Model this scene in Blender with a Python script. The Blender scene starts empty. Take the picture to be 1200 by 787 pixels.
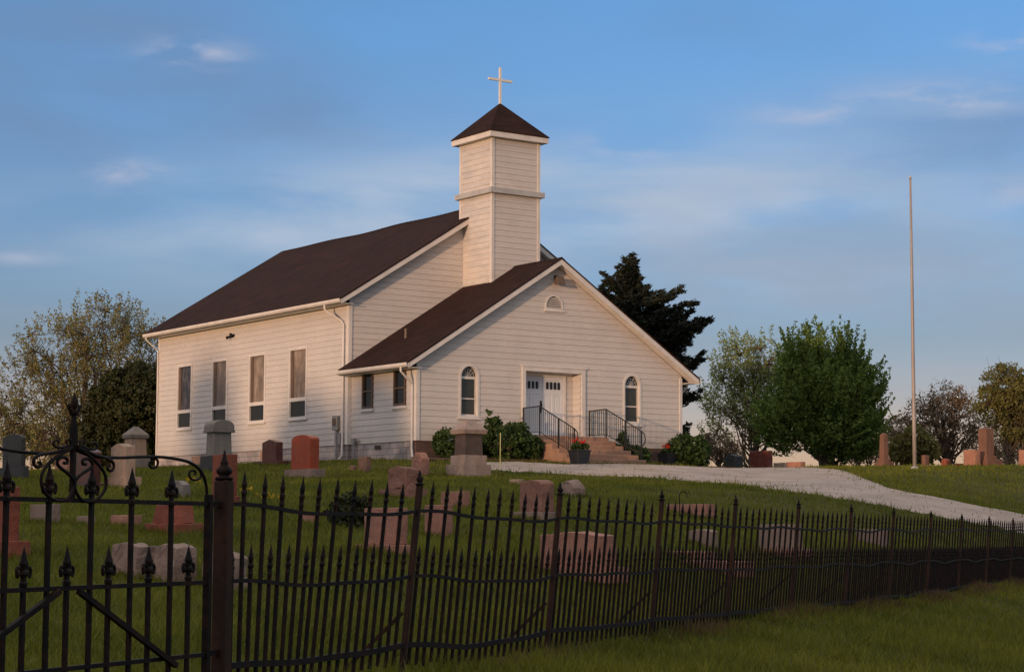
import bpy, bmesh, math, random
import numpy as np
from mathutils import Vector, Matrix
R=math.radians
random.seed(7); rng=np.random.default_rng(7)
scn=bpy.context.scene; col=scn.collection

# ------------------------------------------------------------------ camera
CAM=np.array([-34.0327,-54.3289,-2.8666]); YAW,PIT,ROL=R(-34.8075),R(5.5538),R(.2157); FOC=2348.64
FW=np.array([-math.sin(YAW)*math.cos(PIT),math.cos(YAW)*math.cos(PIT),math.sin(PIT)])
_rt=np.array([math.cos(YAW),math.sin(YAW),0]); _up=np.cross(_rt,FW)
RT=_rt*math.cos(ROL)+_up*math.sin(ROL); UP=-_rt*math.sin(ROL)+_up*math.cos(ROL)
cd=bpy.data.cameras.new('camera'); cam=bpy.data.objects.new('camera',cd); col.objects.link(cam)
cam.matrix_world=Matrix(((RT[0],UP[0],-FW[0],CAM[0]),(RT[1],UP[1],-FW[1],CAM[1]),(RT[2],UP[2],-FW[2],CAM[2]),(0,0,0,1)))
cd.sensor_width=36; cd.lens=FOC/1200*36; cd.clip_start=.1; cd.clip_end=6000
scn.camera=cam
# ------------------------------------------------------------------ light
SUN=Vector((-2.2,-1.0,.15)).normalized()
ELEV=math.asin(SUN.z); AZ=math.atan2(SUN.x,SUN.y)
sl=bpy.data.lights.new('sun','SUN'); sl.energy=2.6; sl.angle=R(1.4); sl.color=(1.0,.62,.36)
so=bpy.data.objects.new('sun',sl); col.objects.link(so); so.rotation_euler=(-SUN).to_track_quat('-Z','Y').to_euler()
W=bpy.data.worlds.new('World'); scn.world=W; W.use_nodes=True
SKY_STRENGTH=.15
scn.view_settings.view_transform='Standard'; scn.view_settings.look='None'
scn.view_settings.exposure=0.0; scn.view_settings.gamma=1; scn.view_settings.use_curve_mapping=False
def build_world():
    nt=W.node_tree; N=nt.nodes; L=nt.links; N.clear()
    out=N.new('ShaderNodeOutputWorld'); bg=N.new('ShaderNodeBackground'); L.new(bg.outputs[0],out.inputs[0])
    bg.inputs[1].default_value=SKY_STRENGTH
    sky=N.new('ShaderNodeTexSky'); sky.sky_type='NISHITA'; sky.sun_disc=False
    sky.sun_elevation=ELEV; sky.sun_rotation=AZ%(2*math.pi); sky.air_density=1.0; sky.dust_density=.6; sky.ozone_density=2.0
    g=N.new('ShaderNodeVectorMath'); g.operation='MULTIPLY'
    L.new(sky.outputs[0],g.inputs[0])
    tc=N.new('ShaderNodeTexCoord')
    # unseen upper sky boosted to brighten the ground; haze greys the sky towards the horizon
    sz=N.new('ShaderNodeSeparateXYZ'); L.new(tc.outputs['Generated'],sz.inputs[0]); rp=N.new('ShaderNodeValToRGB'); L.new(sz.outputs[2],rp.inputs[0])
    el=rp.color_ramp; el.interpolation='LINEAR'
    for i,(p,c) in enumerate(SKYRAMP):
        e_=el.elements[i] if i<2 else el.elements.new(p)
        e_.position=p; e_.color=(c[0]/20,c[1]/20,c[2]/20,1)
    m4=N.new('ShaderNodeVectorMath'); m4.operation='SCALE'; m4.inputs[3].default_value=20; L.new(rp.outputs[0],m4.inputs[0]); L.new(m4.outputs[0],g.inputs[1])
    cur=g.outputs[0]
    def dirpx(x,y):
        d=FW+RT*(x-600)/FOC+UP*(393.5-y)/FOC; return d/np.linalg.norm(d)
    def cloud(cur,color,scale,stretch,lo,hi,amount,blobs,seed,detail=5):
        mp=N.new('ShaderNodeMapping'); mp.inputs['Scale'].default_value=(1,1,stretch); mp.inputs['Location'].default_value=(seed,seed*.7,seed*.3)
        L.new(tc.outputs['Generated'],mp.inputs[0])
        nz=N.new('ShaderNodeTexNoise'); nz.inputs['Scale'].default_value=scale; nz.inputs['Detail'].default_value=detail; nz.inputs['Roughness'].default_value=.5
        nz.inputs['Distortion'].default_value=.3
        L.new(mp.outputs[0],nz.inputs[0])
        mr=N.new('ShaderNodeMapRange'); mr.interpolation_type='SMOOTHSTEP'
        mr.inputs[1].default_value=lo; mr.inputs[2].default_value=hi; mr.inputs[3].default_value=0; mr.inputs[4].default_value=amount
        L.new(nz.outputs[0],mr.inputs[0]); fac=mr.outputs[0]
        if blobs:
            acc=None
            for (x,y,rx,ry,wt) in blobs:
                c=dirpx(x,y)
                # elliptical falloff measured in world directions round a fixed point of the sky
                sb=N.new('ShaderNodeVectorMath'); sb.operation='SUBTRACT'; L.new(tc.outputs['Generated'],sb.inputs[0]); sb.inputs[1].default_value=tuple(c)
                d1=N.new('ShaderNodeVectorMath'); d1.operation='DOT_PRODUCT'; L.new(sb.outputs[0],d1.inputs[0]); d1.inputs[1].default_value=tuple(_rt*FOC/rx)
                d2=N.new('ShaderNodeVectorMath'); d2.operation='DOT_PRODUCT'; L.new(sb.outputs[0],d2.inputs[0]); d2.inputs[1].default_value=(0,0,FOC/ry)
                m1=N.new('ShaderNodeMath'); m1.operation='MULTIPLY'; L.new(d1.outputs['Value'],m1.inputs[0]); L.new(d1.outputs['Value'],m1.inputs[1])
                m2=N.new('ShaderNodeMath'); m2.operation='MULTIPLY_ADD'; L.new(d2.outputs['Value'],m2.inputs[0]); L.new(d2.outputs['Value'],m2.inputs[1]); L.new(m1.outputs[0],m2.inputs[2])
                s=N.new('ShaderNodeMath'); s.operation='MULTIPLY'; L.new(m2.outputs[0],s.inputs[0]); s.inputs[1].default_value=-1
                e=N.new('ShaderNodeMath'); e.operation='EXPONENT'; L.new(s.outputs[0],e.inputs[0])
                w=N.new('ShaderNodeMath'); w.operation='MULTIPLY'; L.new(e.outputs[0],w.inputs[0]); w.inputs[1].default_value=wt
                if acc is None: acc=w.outputs[0]
                else:
                    ad=N.new('ShaderNodeMath'); ad.operation='ADD'; ad.use_clamp=True; L.new(acc,ad.inputs[0]); L.new(w.outputs[0],ad.inputs[1]); acc=ad.outputs[0]
            mm=N.new('ShaderNodeMath'); mm.operation='MULTIPLY'; L.new(fac,mm.inputs[0]); L.new(acc,mm.inputs[1]); fac=mm.outputs[0]
        mx=N.new('ShaderNodeMix'); mx.data_type='RGBA'; L.new(fac,mx.inputs[0]); L.new(cur,mx.inputs[6]); mx.inputs[7].default_value=(*color,1)
        return mx.outputs[2]
    for c in CLOUDS: cur=cloud(cur,*c)
    L.new(cur,bg.inputs[0])
SKYRAMP=[(0,(1.8,1.5,3.0)),(1.0,(20.0,9.6,5.2)),(.045,(1.5,1.25,2.3)),(.095,(.92,.98,1.65)),(.175,(1.0,1.26,2.0)),(.26,(.96,1.40,2.15)),(.42,(4.2,2.9,2.3)),(.62,(18.0,9.0,5.2))]
CLOUDS=[
 # colour, noise scale, vertical stretch, low, high, amount, blobs (photo x,y,rx,ry,weight), seed
 ((1.10,1.72,2.9),5,2.6,.26,.70,.85,[(60,70,330,130,1),(330,130,260,80,.6),(1190,170,260,90,.8),(900,20,300,40,.35)],3.1),
 ((3.0,3.6,4.5),8,4.2,.28,.70,.95,[(760,225,330,62,1),(330,275,280,50,.9),(1180,110,170,34,.7),(560,240,180,40,.7),(900,300,300,60,.6)],8.3,9),
 ((2.1,2.5,3.15),9,4.0,.34,.6,.7,[(1000,330,420,110,.9),(30,360,120,60,.7),(20,300,80,14,.6)],5.7),
 ((3.5,3.6,4.4),22,3.5,.42,.66,.75,[(228,62,48,14,1),(150,204,42,16,.8),(1090,120,90,22,.7),(950,135,60,14,.6),(1190,50,45,16,.8),(740,168,60,20,.5),(25,302,40,8,.6),(1200,225,60,20,.5)],1.9),
]
#@@SKY@@
build_world()

# ------------------------------------------------------------------ helpers
def link(o): col.objects.link(o); return o
def tag(o,label=None,cat=None,group=None,kind=None):
    if label: o['label']=label
    if cat: o['category']=cat
    if group: o['group']=group
    if kind: o['kind']=kind
    return o
def empty(name,loc=(0,0,0),rz=0,label=None,cat=None,group=None):
    o=bpy.data.objects.new(name,None); link(o); o.location=loc; o.rotation_euler=(0,0,rz); o.empty_display_size=.2
    return tag(o,label,cat,group)
class MB:
    def __init__(s): s.v=[]; s.f=[]; s.m=[]; s.cur=0
    def add(s,vs,fs):
        n=len(s.v); s.v+= [tuple(map(float,p)) for p in vs]; s.f+=[tuple(i+n for i in f) for f in fs]; s.m+=[s.cur]*len(fs); return s
    def box(s,a,b):
        x0,y0,z0=a; x1,y1,z1=b
        return s.add([(x0,y0,z0),(x1,y0,z0),(x1,y1,z0),(x0,y1,z0),(x0,y0,z1),(x1,y0,z1),(x1,y1,z1),(x0,y1,z1)],
              [(0,3,2,1),(4,5,6,7),(0,1,5,4),(1,2,6,5),(2,3,7,6),(3,0,4,7)])
    def hexa(s,bot,top):
        return s.add(list(bot)+list(top),[(0,3,2,1),(4,5,6,7),(0,1,5,4),(1,2,6,5),(2,3,7,6),(3,0,4,7)])
    def bar(s,p,q,w,h=None,up=(0,0,1)):
        h=h or w; p=Vector(p);q=Vector(q); d=(q-p).normalized(); u=Vector(up)
        if abs(d.dot(u))>.98: u=Vector((0,1,0))
        r=d.cross(u).normalized(); u=r.cross(d).normalized()
        c=[(-.5,-.5),(.5,-.5),(.5,.5),(-.5,.5)]
        return s.hexa([p+r*a*w+u*b*h for a,b in c],[q+r*a*w+u*b*h for a,b in c])
    def tube(s,pts,rad,n=6,cap=True):
        pts=[Vector(p) for p in pts]
        if not hasattr(rad,'__len__'): rad=[rad]*len(pts)
        base=len(s.v); ref=None; rings=[]
        for i,p in enumerate(pts):
            d=(pts[min(i+1,len(pts)-1)]-pts[max(i-1,0)]).normalized()
            if ref is None:
                ref=Vector((0,0,1)) if abs(d.z)<.9 else Vector((1,0,0))
            r=d.cross(ref)
            if r.length<1e-4: r=d.cross(Vector((0,1,0)))
            r.normalize(); u=r.cross(d).normalized(); ref=u
            rings.append([p+(r*math.cos(t)+u*math.sin(t))*rad[i] for t in [2*math.pi*k/n for k in range(n)]])
        vs=[v for r_ in rings for v in r_]; fs=[]
        for i in range(len(pts)-1):
            for k in range(n):
                a=i*n+k;b=i*n+(k+1)%n; fs.append((a,b,b+n,a+n))
        if cap: fs.append(tuple(range(n))[::-1]); fs.append(tuple((len(pts)-1)*n+k for k in range(n)))
        return s.add(vs,fs)
    def lathe(s,c,prof,n=8,sx=1,sy=1,rot=0):
        vs=[];fs=[]
        for (z,r) in prof:
            for k in range(n):
                t=2*math.pi*k/n+rot; vs.append((c[0]+r*math.cos(t)*sx,c[1]+r*math.sin(t)*sy,c[2]+z))
        for i in range(len(prof)-1):
            for k in range(n):
                a=i*n+k;b=i*n+(k+1)%n; fs.append((a,b,b+n,a+n))
        fs.append(tuple(range(n))[::-1]); fs.append(tuple((len(prof)-1)*n+k for k in range(n)))
        return s.add(vs,fs)
    def extrude(s,poly,vec):     # poly: 3D points (planar), extruded along vec
        n=len(poly); vec=Vector(vec); vs=[Vector(p) for p in poly]+[Vector(p)+vec for p in poly]
        fs=[tuple(range(n))[::-1],tuple(range(n,2*n))]+[(i,(i+1)%n,(i+1)%n+n,i+n) for i in range(n)]
        return s.add(vs,fs)
    def build(s,name,mat,parent=None,smooth=False,bevel=0,seg=1,recalc=True):
        me=bpy.data.meshes.new(name); me.from_pydata(s.v,[],s.f); 
        if recalc or bevel:
            bm=bmesh.new(); bm.from_mesh(me); bmesh.ops.recalc_face_normals(bm,faces=bm.faces)
            if bevel:
                es=[e for e in bm.edges if len(e.link_faces)==2 and e.calc_face_angle(0)>.5]
                bmesh.ops.bevel(bm,geom=es,offset=bevel,segments=seg,profile=.6,affect='EDGES')
            bm.to_mesh(me); bm.free()
        if isinstance(mat,(list,tuple)):
            for m in mat: me.materials.append(m)
            if not bevel: me.polygons.foreach_set('material_index',s.m)
        else: me.materials.append(mat)
        if smooth: me.polygons.foreach_set('use_smooth',[True]*len(me.polygons))
        o=link(bpy.data.objects.new(name,me)); o.parent=parent
        return o
def np_mesh(name,V,k,mat,parent=None):      # V: (N,k,3) separate k-gons
    n=V.shape[0]; me=bpy.data.meshes.new(name); me.vertices.add(n*k); me.vertices.foreach_set('co',V.reshape(-1).astype(np.float32))
    me.loops.add(n*k); me.loops.foreach_set('vertex_index',np.arange(n*k,dtype=np.int32))
    me.polygons.add(n); me.polygons.foreach_set('loop_start',np.arange(0,n*k,k,dtype=np.int32)); me.polygons.foreach_set('loop_total',np.full(n,k,dtype=np.int32))
    me.materials.append(mat); me.update(calc_edges=True)
    o=link(bpy.data.objects.new(name,me)); o.parent=parent; return o

# ------------------------------------------------------------------ materials
def mat(name,color,rough=.8,noise=None,bump=None,metal=0,spec=.5,coords='Object',extra=None):
    """noise=(scale,colour2,amount,detail)   bump=(scale,strength,distance)"""
    m=bpy.data.materials.new(name); m.use_nodes=True; nt=m.node_tree; N=nt.nodes; L=nt.links
    b=N['Principled BSDF']; b.inputs['Roughness'].default_value=rough; b.inputs['Metallic'].default_value=metal
    b.inputs['Specular IOR Level'].default_value=spec; b.inputs['Base Color'].default_value=(*color,1)
    tc=N.new('ShaderNodeTexCoord'); cur=None
    for nz in (noise or []):
        t=N.new('ShaderNodeTexNoise'); t.inputs['Scale'].default_value=nz[0]; t.inputs['Detail'].default_value=nz[3] if len(nz)>3 else 4
        if len(nz)>4:
            mp=N.new('ShaderNodeMapping'); mp.inputs['Scale'].default_value=nz[4]; L.new(tc.outputs[coords],mp.inputs[0]); L.new(mp.outputs[0],t.inputs[0])
        else: L.new(tc.outputs[coords],t.inputs[0])
        r=N.new('ShaderNodeMapRange'); r.inputs[1].default_value=.42; r.inputs[2].default_value=.68; r.inputs[4].default_value=nz[2]; L.new(t.outputs[0],r.inputs[0])
        mx=N.new('ShaderNodeMix'); mx.data_type='RGBA'; L.new(r.outputs[0],mx.inputs[0])
        if cur: L.new(cur,mx.inputs[6])
        else: mx.inputs[6].default_value=(*color,1)
        mx.inputs[7].default_value=(*nz[1],1); cur=mx.outputs[2]
    if cur: L.new(cur,b.inputs['Base Color'])
    if bump:
        t=N.new('ShaderNodeTexNoise'); t.inputs['Scale'].default_value=bump[0]; t.inputs['Detail'].default_value=6; L.new(tc.outputs[coords],t.inputs[0])
        bp=N.new('ShaderNodeBump'); bp.inputs['Strength'].default_value=bump[1]; bp.inputs['Distance'].default_value=bump[2]
        L.new(t.outputs[0],bp.inputs['Height']); L.new(bp.outputs[0],b.inputs['Normal'])
    if extra: extra(nt,b,tc,cur)
    return m
def brick_extra(scale,bw,rh,c1,c2,cm,mortar=.02,bumpd=.01,wallmap=None,offset=.5):
    def ex(nt,b,tc,cur):
        N=nt.nodes;L=nt.links
        mp=N.new('ShaderNodeMapping')
        if wallmap: mp.inputs['Rotation'].default_value=wallmap
        L.new(tc.outputs['Object'],mp.inputs[0])
        # use (x+y, z) as the wall's plane so that it works on both wall directions
        sp=N.new('ShaderNodeSeparateXYZ'); L.new(mp.outputs[0],sp.inputs[0])
        ad=N.new('ShaderNodeMath'); L.new(sp.outputs[0],ad.inputs[0]); L.new(sp.outputs[1],ad.inputs[1])
        cb=N.new('ShaderNodeCombineXYZ'); L.new(ad.outputs[0],cb.inputs[0]); L.new(sp.outputs[2],cb.inputs[1])
        br=N.new('ShaderNodeTexBrick'); br.inputs['Scale'].default_value=scale; br.inputs['Brick Width'].default_value=bw; br.inputs['Row Height'].default_value=rh
        br.inputs['Mortar Size'].default_value=mortar; br.inputs['Color1'].default_value=(*c1,1); br.inputs['Color2'].default_value=(*c2,1); br.inputs['Mortar'].default_value=(*cm,1)
        br.offset=offset
        L.new(cb.outputs[0],br.inputs[0])
        t=N.new('ShaderNodeTexNoise'); t.inputs['Scale'].default_value=1.3; t.inputs['Detail'].default_value=6; L.new(tc.outputs['Object'],t.inputs[0])
        mx=N.new('ShaderNodeMix'); mx.data_type='RGBA'; mx.blend_type='MULTIPLY'; mx.inputs[0].default_value=.8; L.new(br.outputs[0],mx.inputs[6])
        rr=N.new('ShaderNodeValToRGB'); rr.color_ramp.elements[0].position=.35; rr.color_ramp.elements[0].color=(.45,.45,.47,1); rr.color_ramp.elements[1].position=.62; rr.color_ramp.elements[1].color=(1.1,1.05,1,1)
        L.new(t.outputs[0],rr.inputs[0]); L.new(rr.outputs[0],mx.inputs[7]); L.new(mx.outputs[2],b.inputs['Base Color'])
        bp=N.new('ShaderNodeBump'); bp.inputs['Distance'].default_value=bumpd; bp.inputs['Strength'].default_value=.8; bp.invert=True
        L.new(br.outputs['Fac'],bp.inputs['Height']); L.new(bp.outputs[0],b.inputs['Normal'])
    return ex
M={}
M['siding']=mat('white_siding',(.60,.555,.52),.55,[(.9,(.50,.465,.44),.5,6),(4,(.38,.35,.33),.3,8,(1,1,6)),(.35,(.55,.52,.50),.6,3)],(60,.15,.004))
def siding_wear(nt,b,tc,cur):
    N=nt.nodes;L=nt.links; sp=N.new('ShaderNodeSeparateXYZ'); L.new(tc.outputs['Object'],sp.inputs[0])
    ad=N.new('ShaderNodeMath'); L.new(sp.outputs[0],ad.inputs[0]); L.new(sp.outputs[1],ad.inputs[1]); cb=N.new('ShaderNodeCombineXYZ'); L.new(ad.outputs[0],cb.inputs[0]); L.new(sp.outputs[2],cb.inputs[1])
    br=N.new('ShaderNodeTexBrick'); br.inputs['Scale'].default_value=1; br.inputs['Brick Width'].default_value=3.6; br.inputs['Row Height'].default_value=.2; br.inputs['Mortar Size'].default_value=.006; br.offset=.37; br.offset_frequency=3
    br.inputs['Color1'].default_value=(1,1,1,1); br.inputs['Color2'].default_value=(.90,.895,.885,1); br.inputs['Mortar'].default_value=(.62,.60,.58,1); L.new(cb.outputs[0],br.inputs[0])
    m1=N.new('ShaderNodeMix'); m1.data_type='RGBA'; m1.blend_type='MULTIPLY'; m1.inputs[0].default_value=.4; L.new(cur,m1.inputs[6]); L.new(br.outputs[0],m1.inputs[7])
    t=N.new('ShaderNodeTexNoise'); t.inputs['Scale'].default_value=1.7; t.inputs['Detail'].default_value=7; L.new(tc.outputs['Object'],t.inputs[0])
    r=N.new('ShaderNodeMapRange'); r.inputs[1].default_value=.75; r.inputs[2].default_value=-.1; r.inputs[3].default_value=0; r.inputs[4].default_value=1.0; L.new(sp.outputs[2],r.inputs[0])
    mu=N.new('ShaderNodeMath'); mu.operation='MULTIPLY'; mu.use_clamp=True; L.new(r.outputs[0],mu.inputs[0]); L.new(t.outputs[0],mu.inputs[1])
    m2=N.new('ShaderNodeMix'); m2.data_type='RGBA'; L.new(mu.outputs[0],m2.inputs[0]); L.new(m1.outputs[2],m2.inputs[6]); m2.inputs[7].default_value=(.36,.31,.26,1); L.new(m2.outputs[2],b.inputs['Base Color'])
M['siding']=mat('white_siding',(.60,.555,.52),.55,[(.9,(.50,.465,.44),.5,6),(4,(.38,.35,.33),.3,8,(1,1,6)),(.35,(.55,.52,.50),.6,3)],(60,.15,.004),extra=siding_wear)
M['stained']=mat('weathered_siding',(.60,.555,.52),.6,[(1.4,(.44,.43,.43),.75,8,(1,1,3)),(7,(.36,.35,.34),.4,8,(1,1,7))],(60,.2,.004))
M['trim']=mat('white_trim',(.65,.61,.58),.5,[(2.5,(.50,.48,.46),.6,6)])
M['greytrim']=mat('grey_trim',(.42,.42,.42),.6,[(3,(.3,.3,.31),.6,6)])
M['bronze']=mat('brown_frame',(.11,.07,.045),.5)
M['door']=mat('white_door',(.66,.67,.69),.45)
M['darkglass']=mat('dark_glass',(.012,.014,.014),.08,None,(1.5,.05,.02),spec=.35)
M['winglass']=mat('window_glass',(.035,.04,.038),.12,[(3,(.06,.06,.055),.6)],(2.2,.1,.02),spec=.6)
M['curtain']=mat('textured_glass',(.17,.13,.10),.38,[(2.2,(.40,.31,.23),.95,6,(1,1,.5)),(7,(.09,.065,.05),.6,8,(1,1,.4))],(8,.3,.02))
M['leadglass']=mat('dim_textured_glass',(.03,.028,.03),.25,[(5,(.13,.11,.12),.8,7,(1,1,.5))],(8,.3,.02))
M['metal']=mat('grey_metal',(.30,.29,.28),.5,metal=.4,noise=[(5,(.18,.17,.16),.6)])
M['black']=mat('black_iron',(.007,.0055,.005),.6,[(14,(.035,.013,.007),.6,6)],(50,.3,.002),spec=.12)
M['rail']=mat('black_rail_paint',(.015,.016,.018),.4)
M['rust']=mat('rusty_iron',(.03,.014,.009),.8,[(7,(.075,.028,.013),.75,8,(1,1,.35)),(30,(.012,.008,.007),.6,6)],(40,.4,.003),spec=.25)
M['step']=mat('tan_concrete',(.36,.21,.14),.85,[(3,(.26,.15,.10),.7,7),(30,(.20,.13,.10),.3,6)],(50,.3,.006))
M['pot']=mat('black_pot',(.02,.022,.028),.5)
M['soil']=mat('garden_soil',(.07,.035,.02),.95,[(12,(.12,.06,.035),.7)],(20,.8,.03))
M['pole']=mat('painted_pole',(.33,.29,.27),.5,[(3,(.22,.17,.15),.6,5,(1,1,.3))],metal=.1)
M['cross']=mat('cross_paint',(.72,.68,.62),.5)
M['bark']=mat('bark',(.07,.05,.038),.95,[(5,(.12,.09,.065),.7,6,(1,1,.3))],(14,.8,.03))
M['wire']=mat('plastic_stake',(.55,.5,.2),.6)
M['block']=mat('foundation_block',(.4,.38,.36),.9,extra=brick_extra(1,.42,.2,(.48,.40,.37),(.36,.33,.33),(.24,.23,.22),.014,.012))
M['brick']=mat('foundation_brick',(.2,.1,.07),.9,extra=brick_extra(1,.22,.075,(.16,.085,.06),(.11,.06,.048),(.15,.12,.11),.01,.008))
def shingle():
    m=mat('roof_shingles',(.06,.035,.028),.95,spec=.15); nt=m.node_tree; N=nt.nodes; L=nt.links; b=N['Principled BSDF']
    tc=N.new('ShaderNodeTexCoord'); sp=N.new('ShaderNodeSeparateXYZ'); L.new(tc.outputs['Object'],sp.inputs[0])
    cb=N.new('ShaderNodeCombineXYZ'); ad=N.new('ShaderNodeMath'); L.new(sp.outputs[1],ad.inputs[0])
    mu=N.new('ShaderNodeMath'); mu.operation='MULTIPLY'; mu.inputs[1].default_value=.31; L.new(sp.outputs[0],mu.inputs[0]); L.new(mu.outputs[0],ad.inputs[1])
    L.new(ad.outputs[0],cb.inputs[0])
    zz=N.new('ShaderNodeMath'); zz.operation='MULTIPLY'; zz.inputs[1].default_value=1.87; L.new(sp.outputs[2],zz.inputs[0]); L.new(zz.outputs[0],cb.inputs[1])
    br=N.new('ShaderNodeTexBrick'); br.inputs['Scale'].default_value=1; br.inputs['Brick Width'].default_value=.3; br.inputs['Row Height'].default_value=.14; br.inputs['Mortar Size'].default_value=.008
    br.inputs['Color1'].default_value=(.032,.0135,.012,1); br.inputs['Color2'].default_value=(.019,.0088,.0082,1); br.inputs['Mortar'].default_value=(.018,.012,.011,1); br.inputs['Bias'].default_value=-.1
    L.new(cb.outputs[0],br.inputs[0])
    t=N.new('ShaderNodeTexNoise'); t.inputs['Scale'].default_value=1.1; t.inputs['Detail'].default_value=8; L.new(tc.outputs['Object'],t.inputs[0])
    mx=N.new('ShaderNodeMix'); mx.data_type='RGBA'; mx.blend_type='MULTIPLY'; mx.inputs[0].default_value=.75; L.new(br.outputs[0],mx.inputs[6])
    rr=N.new('ShaderNodeValToRGB'); rr.color_ramp.elements[0].position=.3; rr.color_ramp.elements[0].color=(.65,.65,.65,1); rr.color_ramp.elements[1].position=.7; rr.color_ramp.elements[1].color=(1.35,1.25,1.2,1)
    L.new(t.outputs[0],rr.inputs[0]); L.new(rr.outputs[0],mx.inputs[7]); L.new(mx.outputs[2],b.inputs['Base Color'])
    t2=N.new('ShaderNodeTexNoise'); t2.inputs['Scale'].default_value=30; L.new(tc.outputs['Object'],t2.inputs[0])
    bp=N.new('ShaderNodeBump'); bp.inputs['Distance'].default_value=.015; bp.inputs['Strength'].default_value=.7; L.new(t2.outputs[0],bp.inputs['Height'])
    bp2=N.new('ShaderNodeBump'); bp2.invert=True; bp2.inputs['Distance'].default_value=.012; L.new(br.outputs['Fac'],bp2.inputs['Height']); L.new(bp.outputs[0],bp2.inputs['Normal']); L.new(bp2.outputs[0],b.inputs['Normal'])
    return m
M['shingle']=shingle()
def granite(name,c,dark=.45,rough=.75,bump=.6):
    d=tuple(x*dark for x in c); l=tuple(min(1,x*1.35) for x in c)
    return mat(name,c,rough,[(2.2,d,.55,6),(5,tuple(x*.4 for x in c),.5,7,(1,1,.25)),(6,(.20,.19,.15),.18,7),(45,l,.5,3),(70,d,.55,3)],(9,bump,.03),spec=.3)
G=dict(red=granite('red_granite',(.27,.072,.04)),darkred=granite('polished_red_granite',(.10,.025,.02),rough=.25,bump=.05),brightred=granite('smooth_red_granite',(.34,.062,.022),.75,.45,.1),
  pink=granite('pink_granite',(.40,.19,.135)),palepink=granite('pale_granite',(.30,.205,.165)),grey=granite('grey_granite',(.25,.215,.19)),
  darkgrey=granite('dark_grey_granite',(.055,.054,.052)),beige=granite('beige_stone',(.42,.29,.21)),brown=granite('brown_stone',(.17,.10,.075)),
  rough=granite('rough_red_grey_granite',(.29,.14,.10),bump=1),obelisk=granite('brown_granite',(.20,.10,.07)),bluegrey=granite('blue_grey_stone',(.025,.03,.038)),monument=granite('monument_stone',(.36,.27,.23)),darkmon=granite('dark_monument_stone',(.10,.07,.06)))
def leafmat(name,c1,c2,trans=.25):
    m=bpy.data.materials.new(name); m.use_nodes=True; nt=m.node_tree; N=nt.nodes; L=nt.links
    b=N['Principled BSDF']; b.inputs['Roughness'].default_value=.65; b.inputs['Specular IOR Level'].default_value=.25
    g=N.new('ShaderNodeNewGeometry'); r=N.new('ShaderNodeValToRGB'); r.color_ramp.elements[0].color=(*c1,1); r.color_ramp.elements[1].color=(*c2,1)
    t=N.new('ShaderNodeTexNoise'); t.inputs['Scale'].default_value=.6; tc=N.new('ShaderNodeTexCoord'); L.new(tc.outputs['Object'],t.inputs[0])
    ma=N.new('ShaderNodeMath'); ma.operation='MULTIPLY_ADD'; L.new(g.outputs['Random Per Island'],ma.inputs[0]); ma.inputs[1].default_value=.6
    mb=N.new('ShaderNodeMath'); mb.operation='MULTIPLY_ADD'; L.new(t.outputs[0],mb.inputs[0]); mb.inputs[1].default_value=1.6; mb.inputs[2].default_value=-.6; L.new(mb.outputs[0],ma.inputs[2])
    L.new(ma.outputs[0],r.inputs[0]); L.new(r.outputs[0],b.inputs['Base Color'])
    tr=N.new('ShaderNodeBsdfTranslucent'); L.new(r.outputs[0],tr.inputs[0]); mx=N.new('ShaderNodeMixShader'); mx.inputs[0].default_value=trans
    L.new(b.outputs[0],mx.inputs[1]); L.new(tr.outputs[0],mx.inputs[2]); L.new(mx.outputs[0],N['Material Output'].inputs[0])
    return m
F=dict(spring=leafmat('spring_leaves',(.13,.115,.035),(.29,.27,.10),.4),yew=leafmat('dark_conifer_leaves',(.014,.02,.007),(.05,.055,.016),.1),
  cedar=leafmat('cedar_leaves',(.006,.010,.007),(.022,.028,.016),.05),light=leafmat('pale_green_leaves',(.12,.16,.045),(.30,.34,.12),.4),green=leafmat('green_leaves',(.055,.10,.02),(.19,.27,.06),.4),
  redbud=leafmat('reddish_leaves',(.15,.10,.065),(.28,.21,.13),.35),olive=leafmat('olive_leaves',(.10,.10,.03),(.23,.22,.07),.4),
  bush=leafmat('bush_leaves',(.018,.038,.010),(.07,.115,.028)),flower=leafmat('red_petals',(.5,.02,.015),(.7,.06,.05)),yellow=leafmat('yellow_petals',(.45,.30,.02),(.75,.55,.05)),
  grass=leafmat('grass_blades',(.065,.082,.007),(.20,.205,.022),.35),dry=leafmat('dry_grass',(.06,.035,.015),(.17,.10,.045),.2))

# ------------------------------------------------------------------ terrain
def ray(x,y): return FW+RT*(x-600)/FOC+UP*(393.5-y)/FOC
HOR=math.cos(PIT)
def at_depth(x,y,z): return CAM+ray(x,y)*z
def xy_depth(x,z):        # ground position (x,y) seen in column x at distance z
    p=at_depth(x,560,z); return p[:2]
KF=14709.
def fz(x): return KF/(1600.-x)
ctrl=[]
def c_rel(x,z,h): p=at_depth(x,600,z); ctrl.append((p[0],p[1],CAM[2]+h))
def c_px(x,y,z): p=at_depth(x,y,z); ctrl.append(tuple(p))
for x,h in [(-150,-1.0),(-30,-1.0),(84,-.99),(262,-.97),(400,-.96),(489,-.95),(622,-.98),(771,-.95),(860,-.93),(1000,-.95),(1105,-.95),(1200,-.92)]: c_rel(x,fz(x),h)
for x,z,h in [(600,3,-1.45),(0,3,-1.4),(1200,6,-1.45),(1200,18,-1.15),(900,11,-1.2),(600,-10,-1.6),(1250,46,-.8),(1330,55,-.3)]: c_rel(x,z,h)
ctrl+=[(0,0,-.62),(-.1,4,-.6),(-.1,10,-.58),(-.1,19,-.5),(11,0,-.66),(11,19,-.6),(5.5,-3.3,-.70),(5.5,10,-.6),(0,-3,-.78),(11,-4,-.82)]
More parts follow.
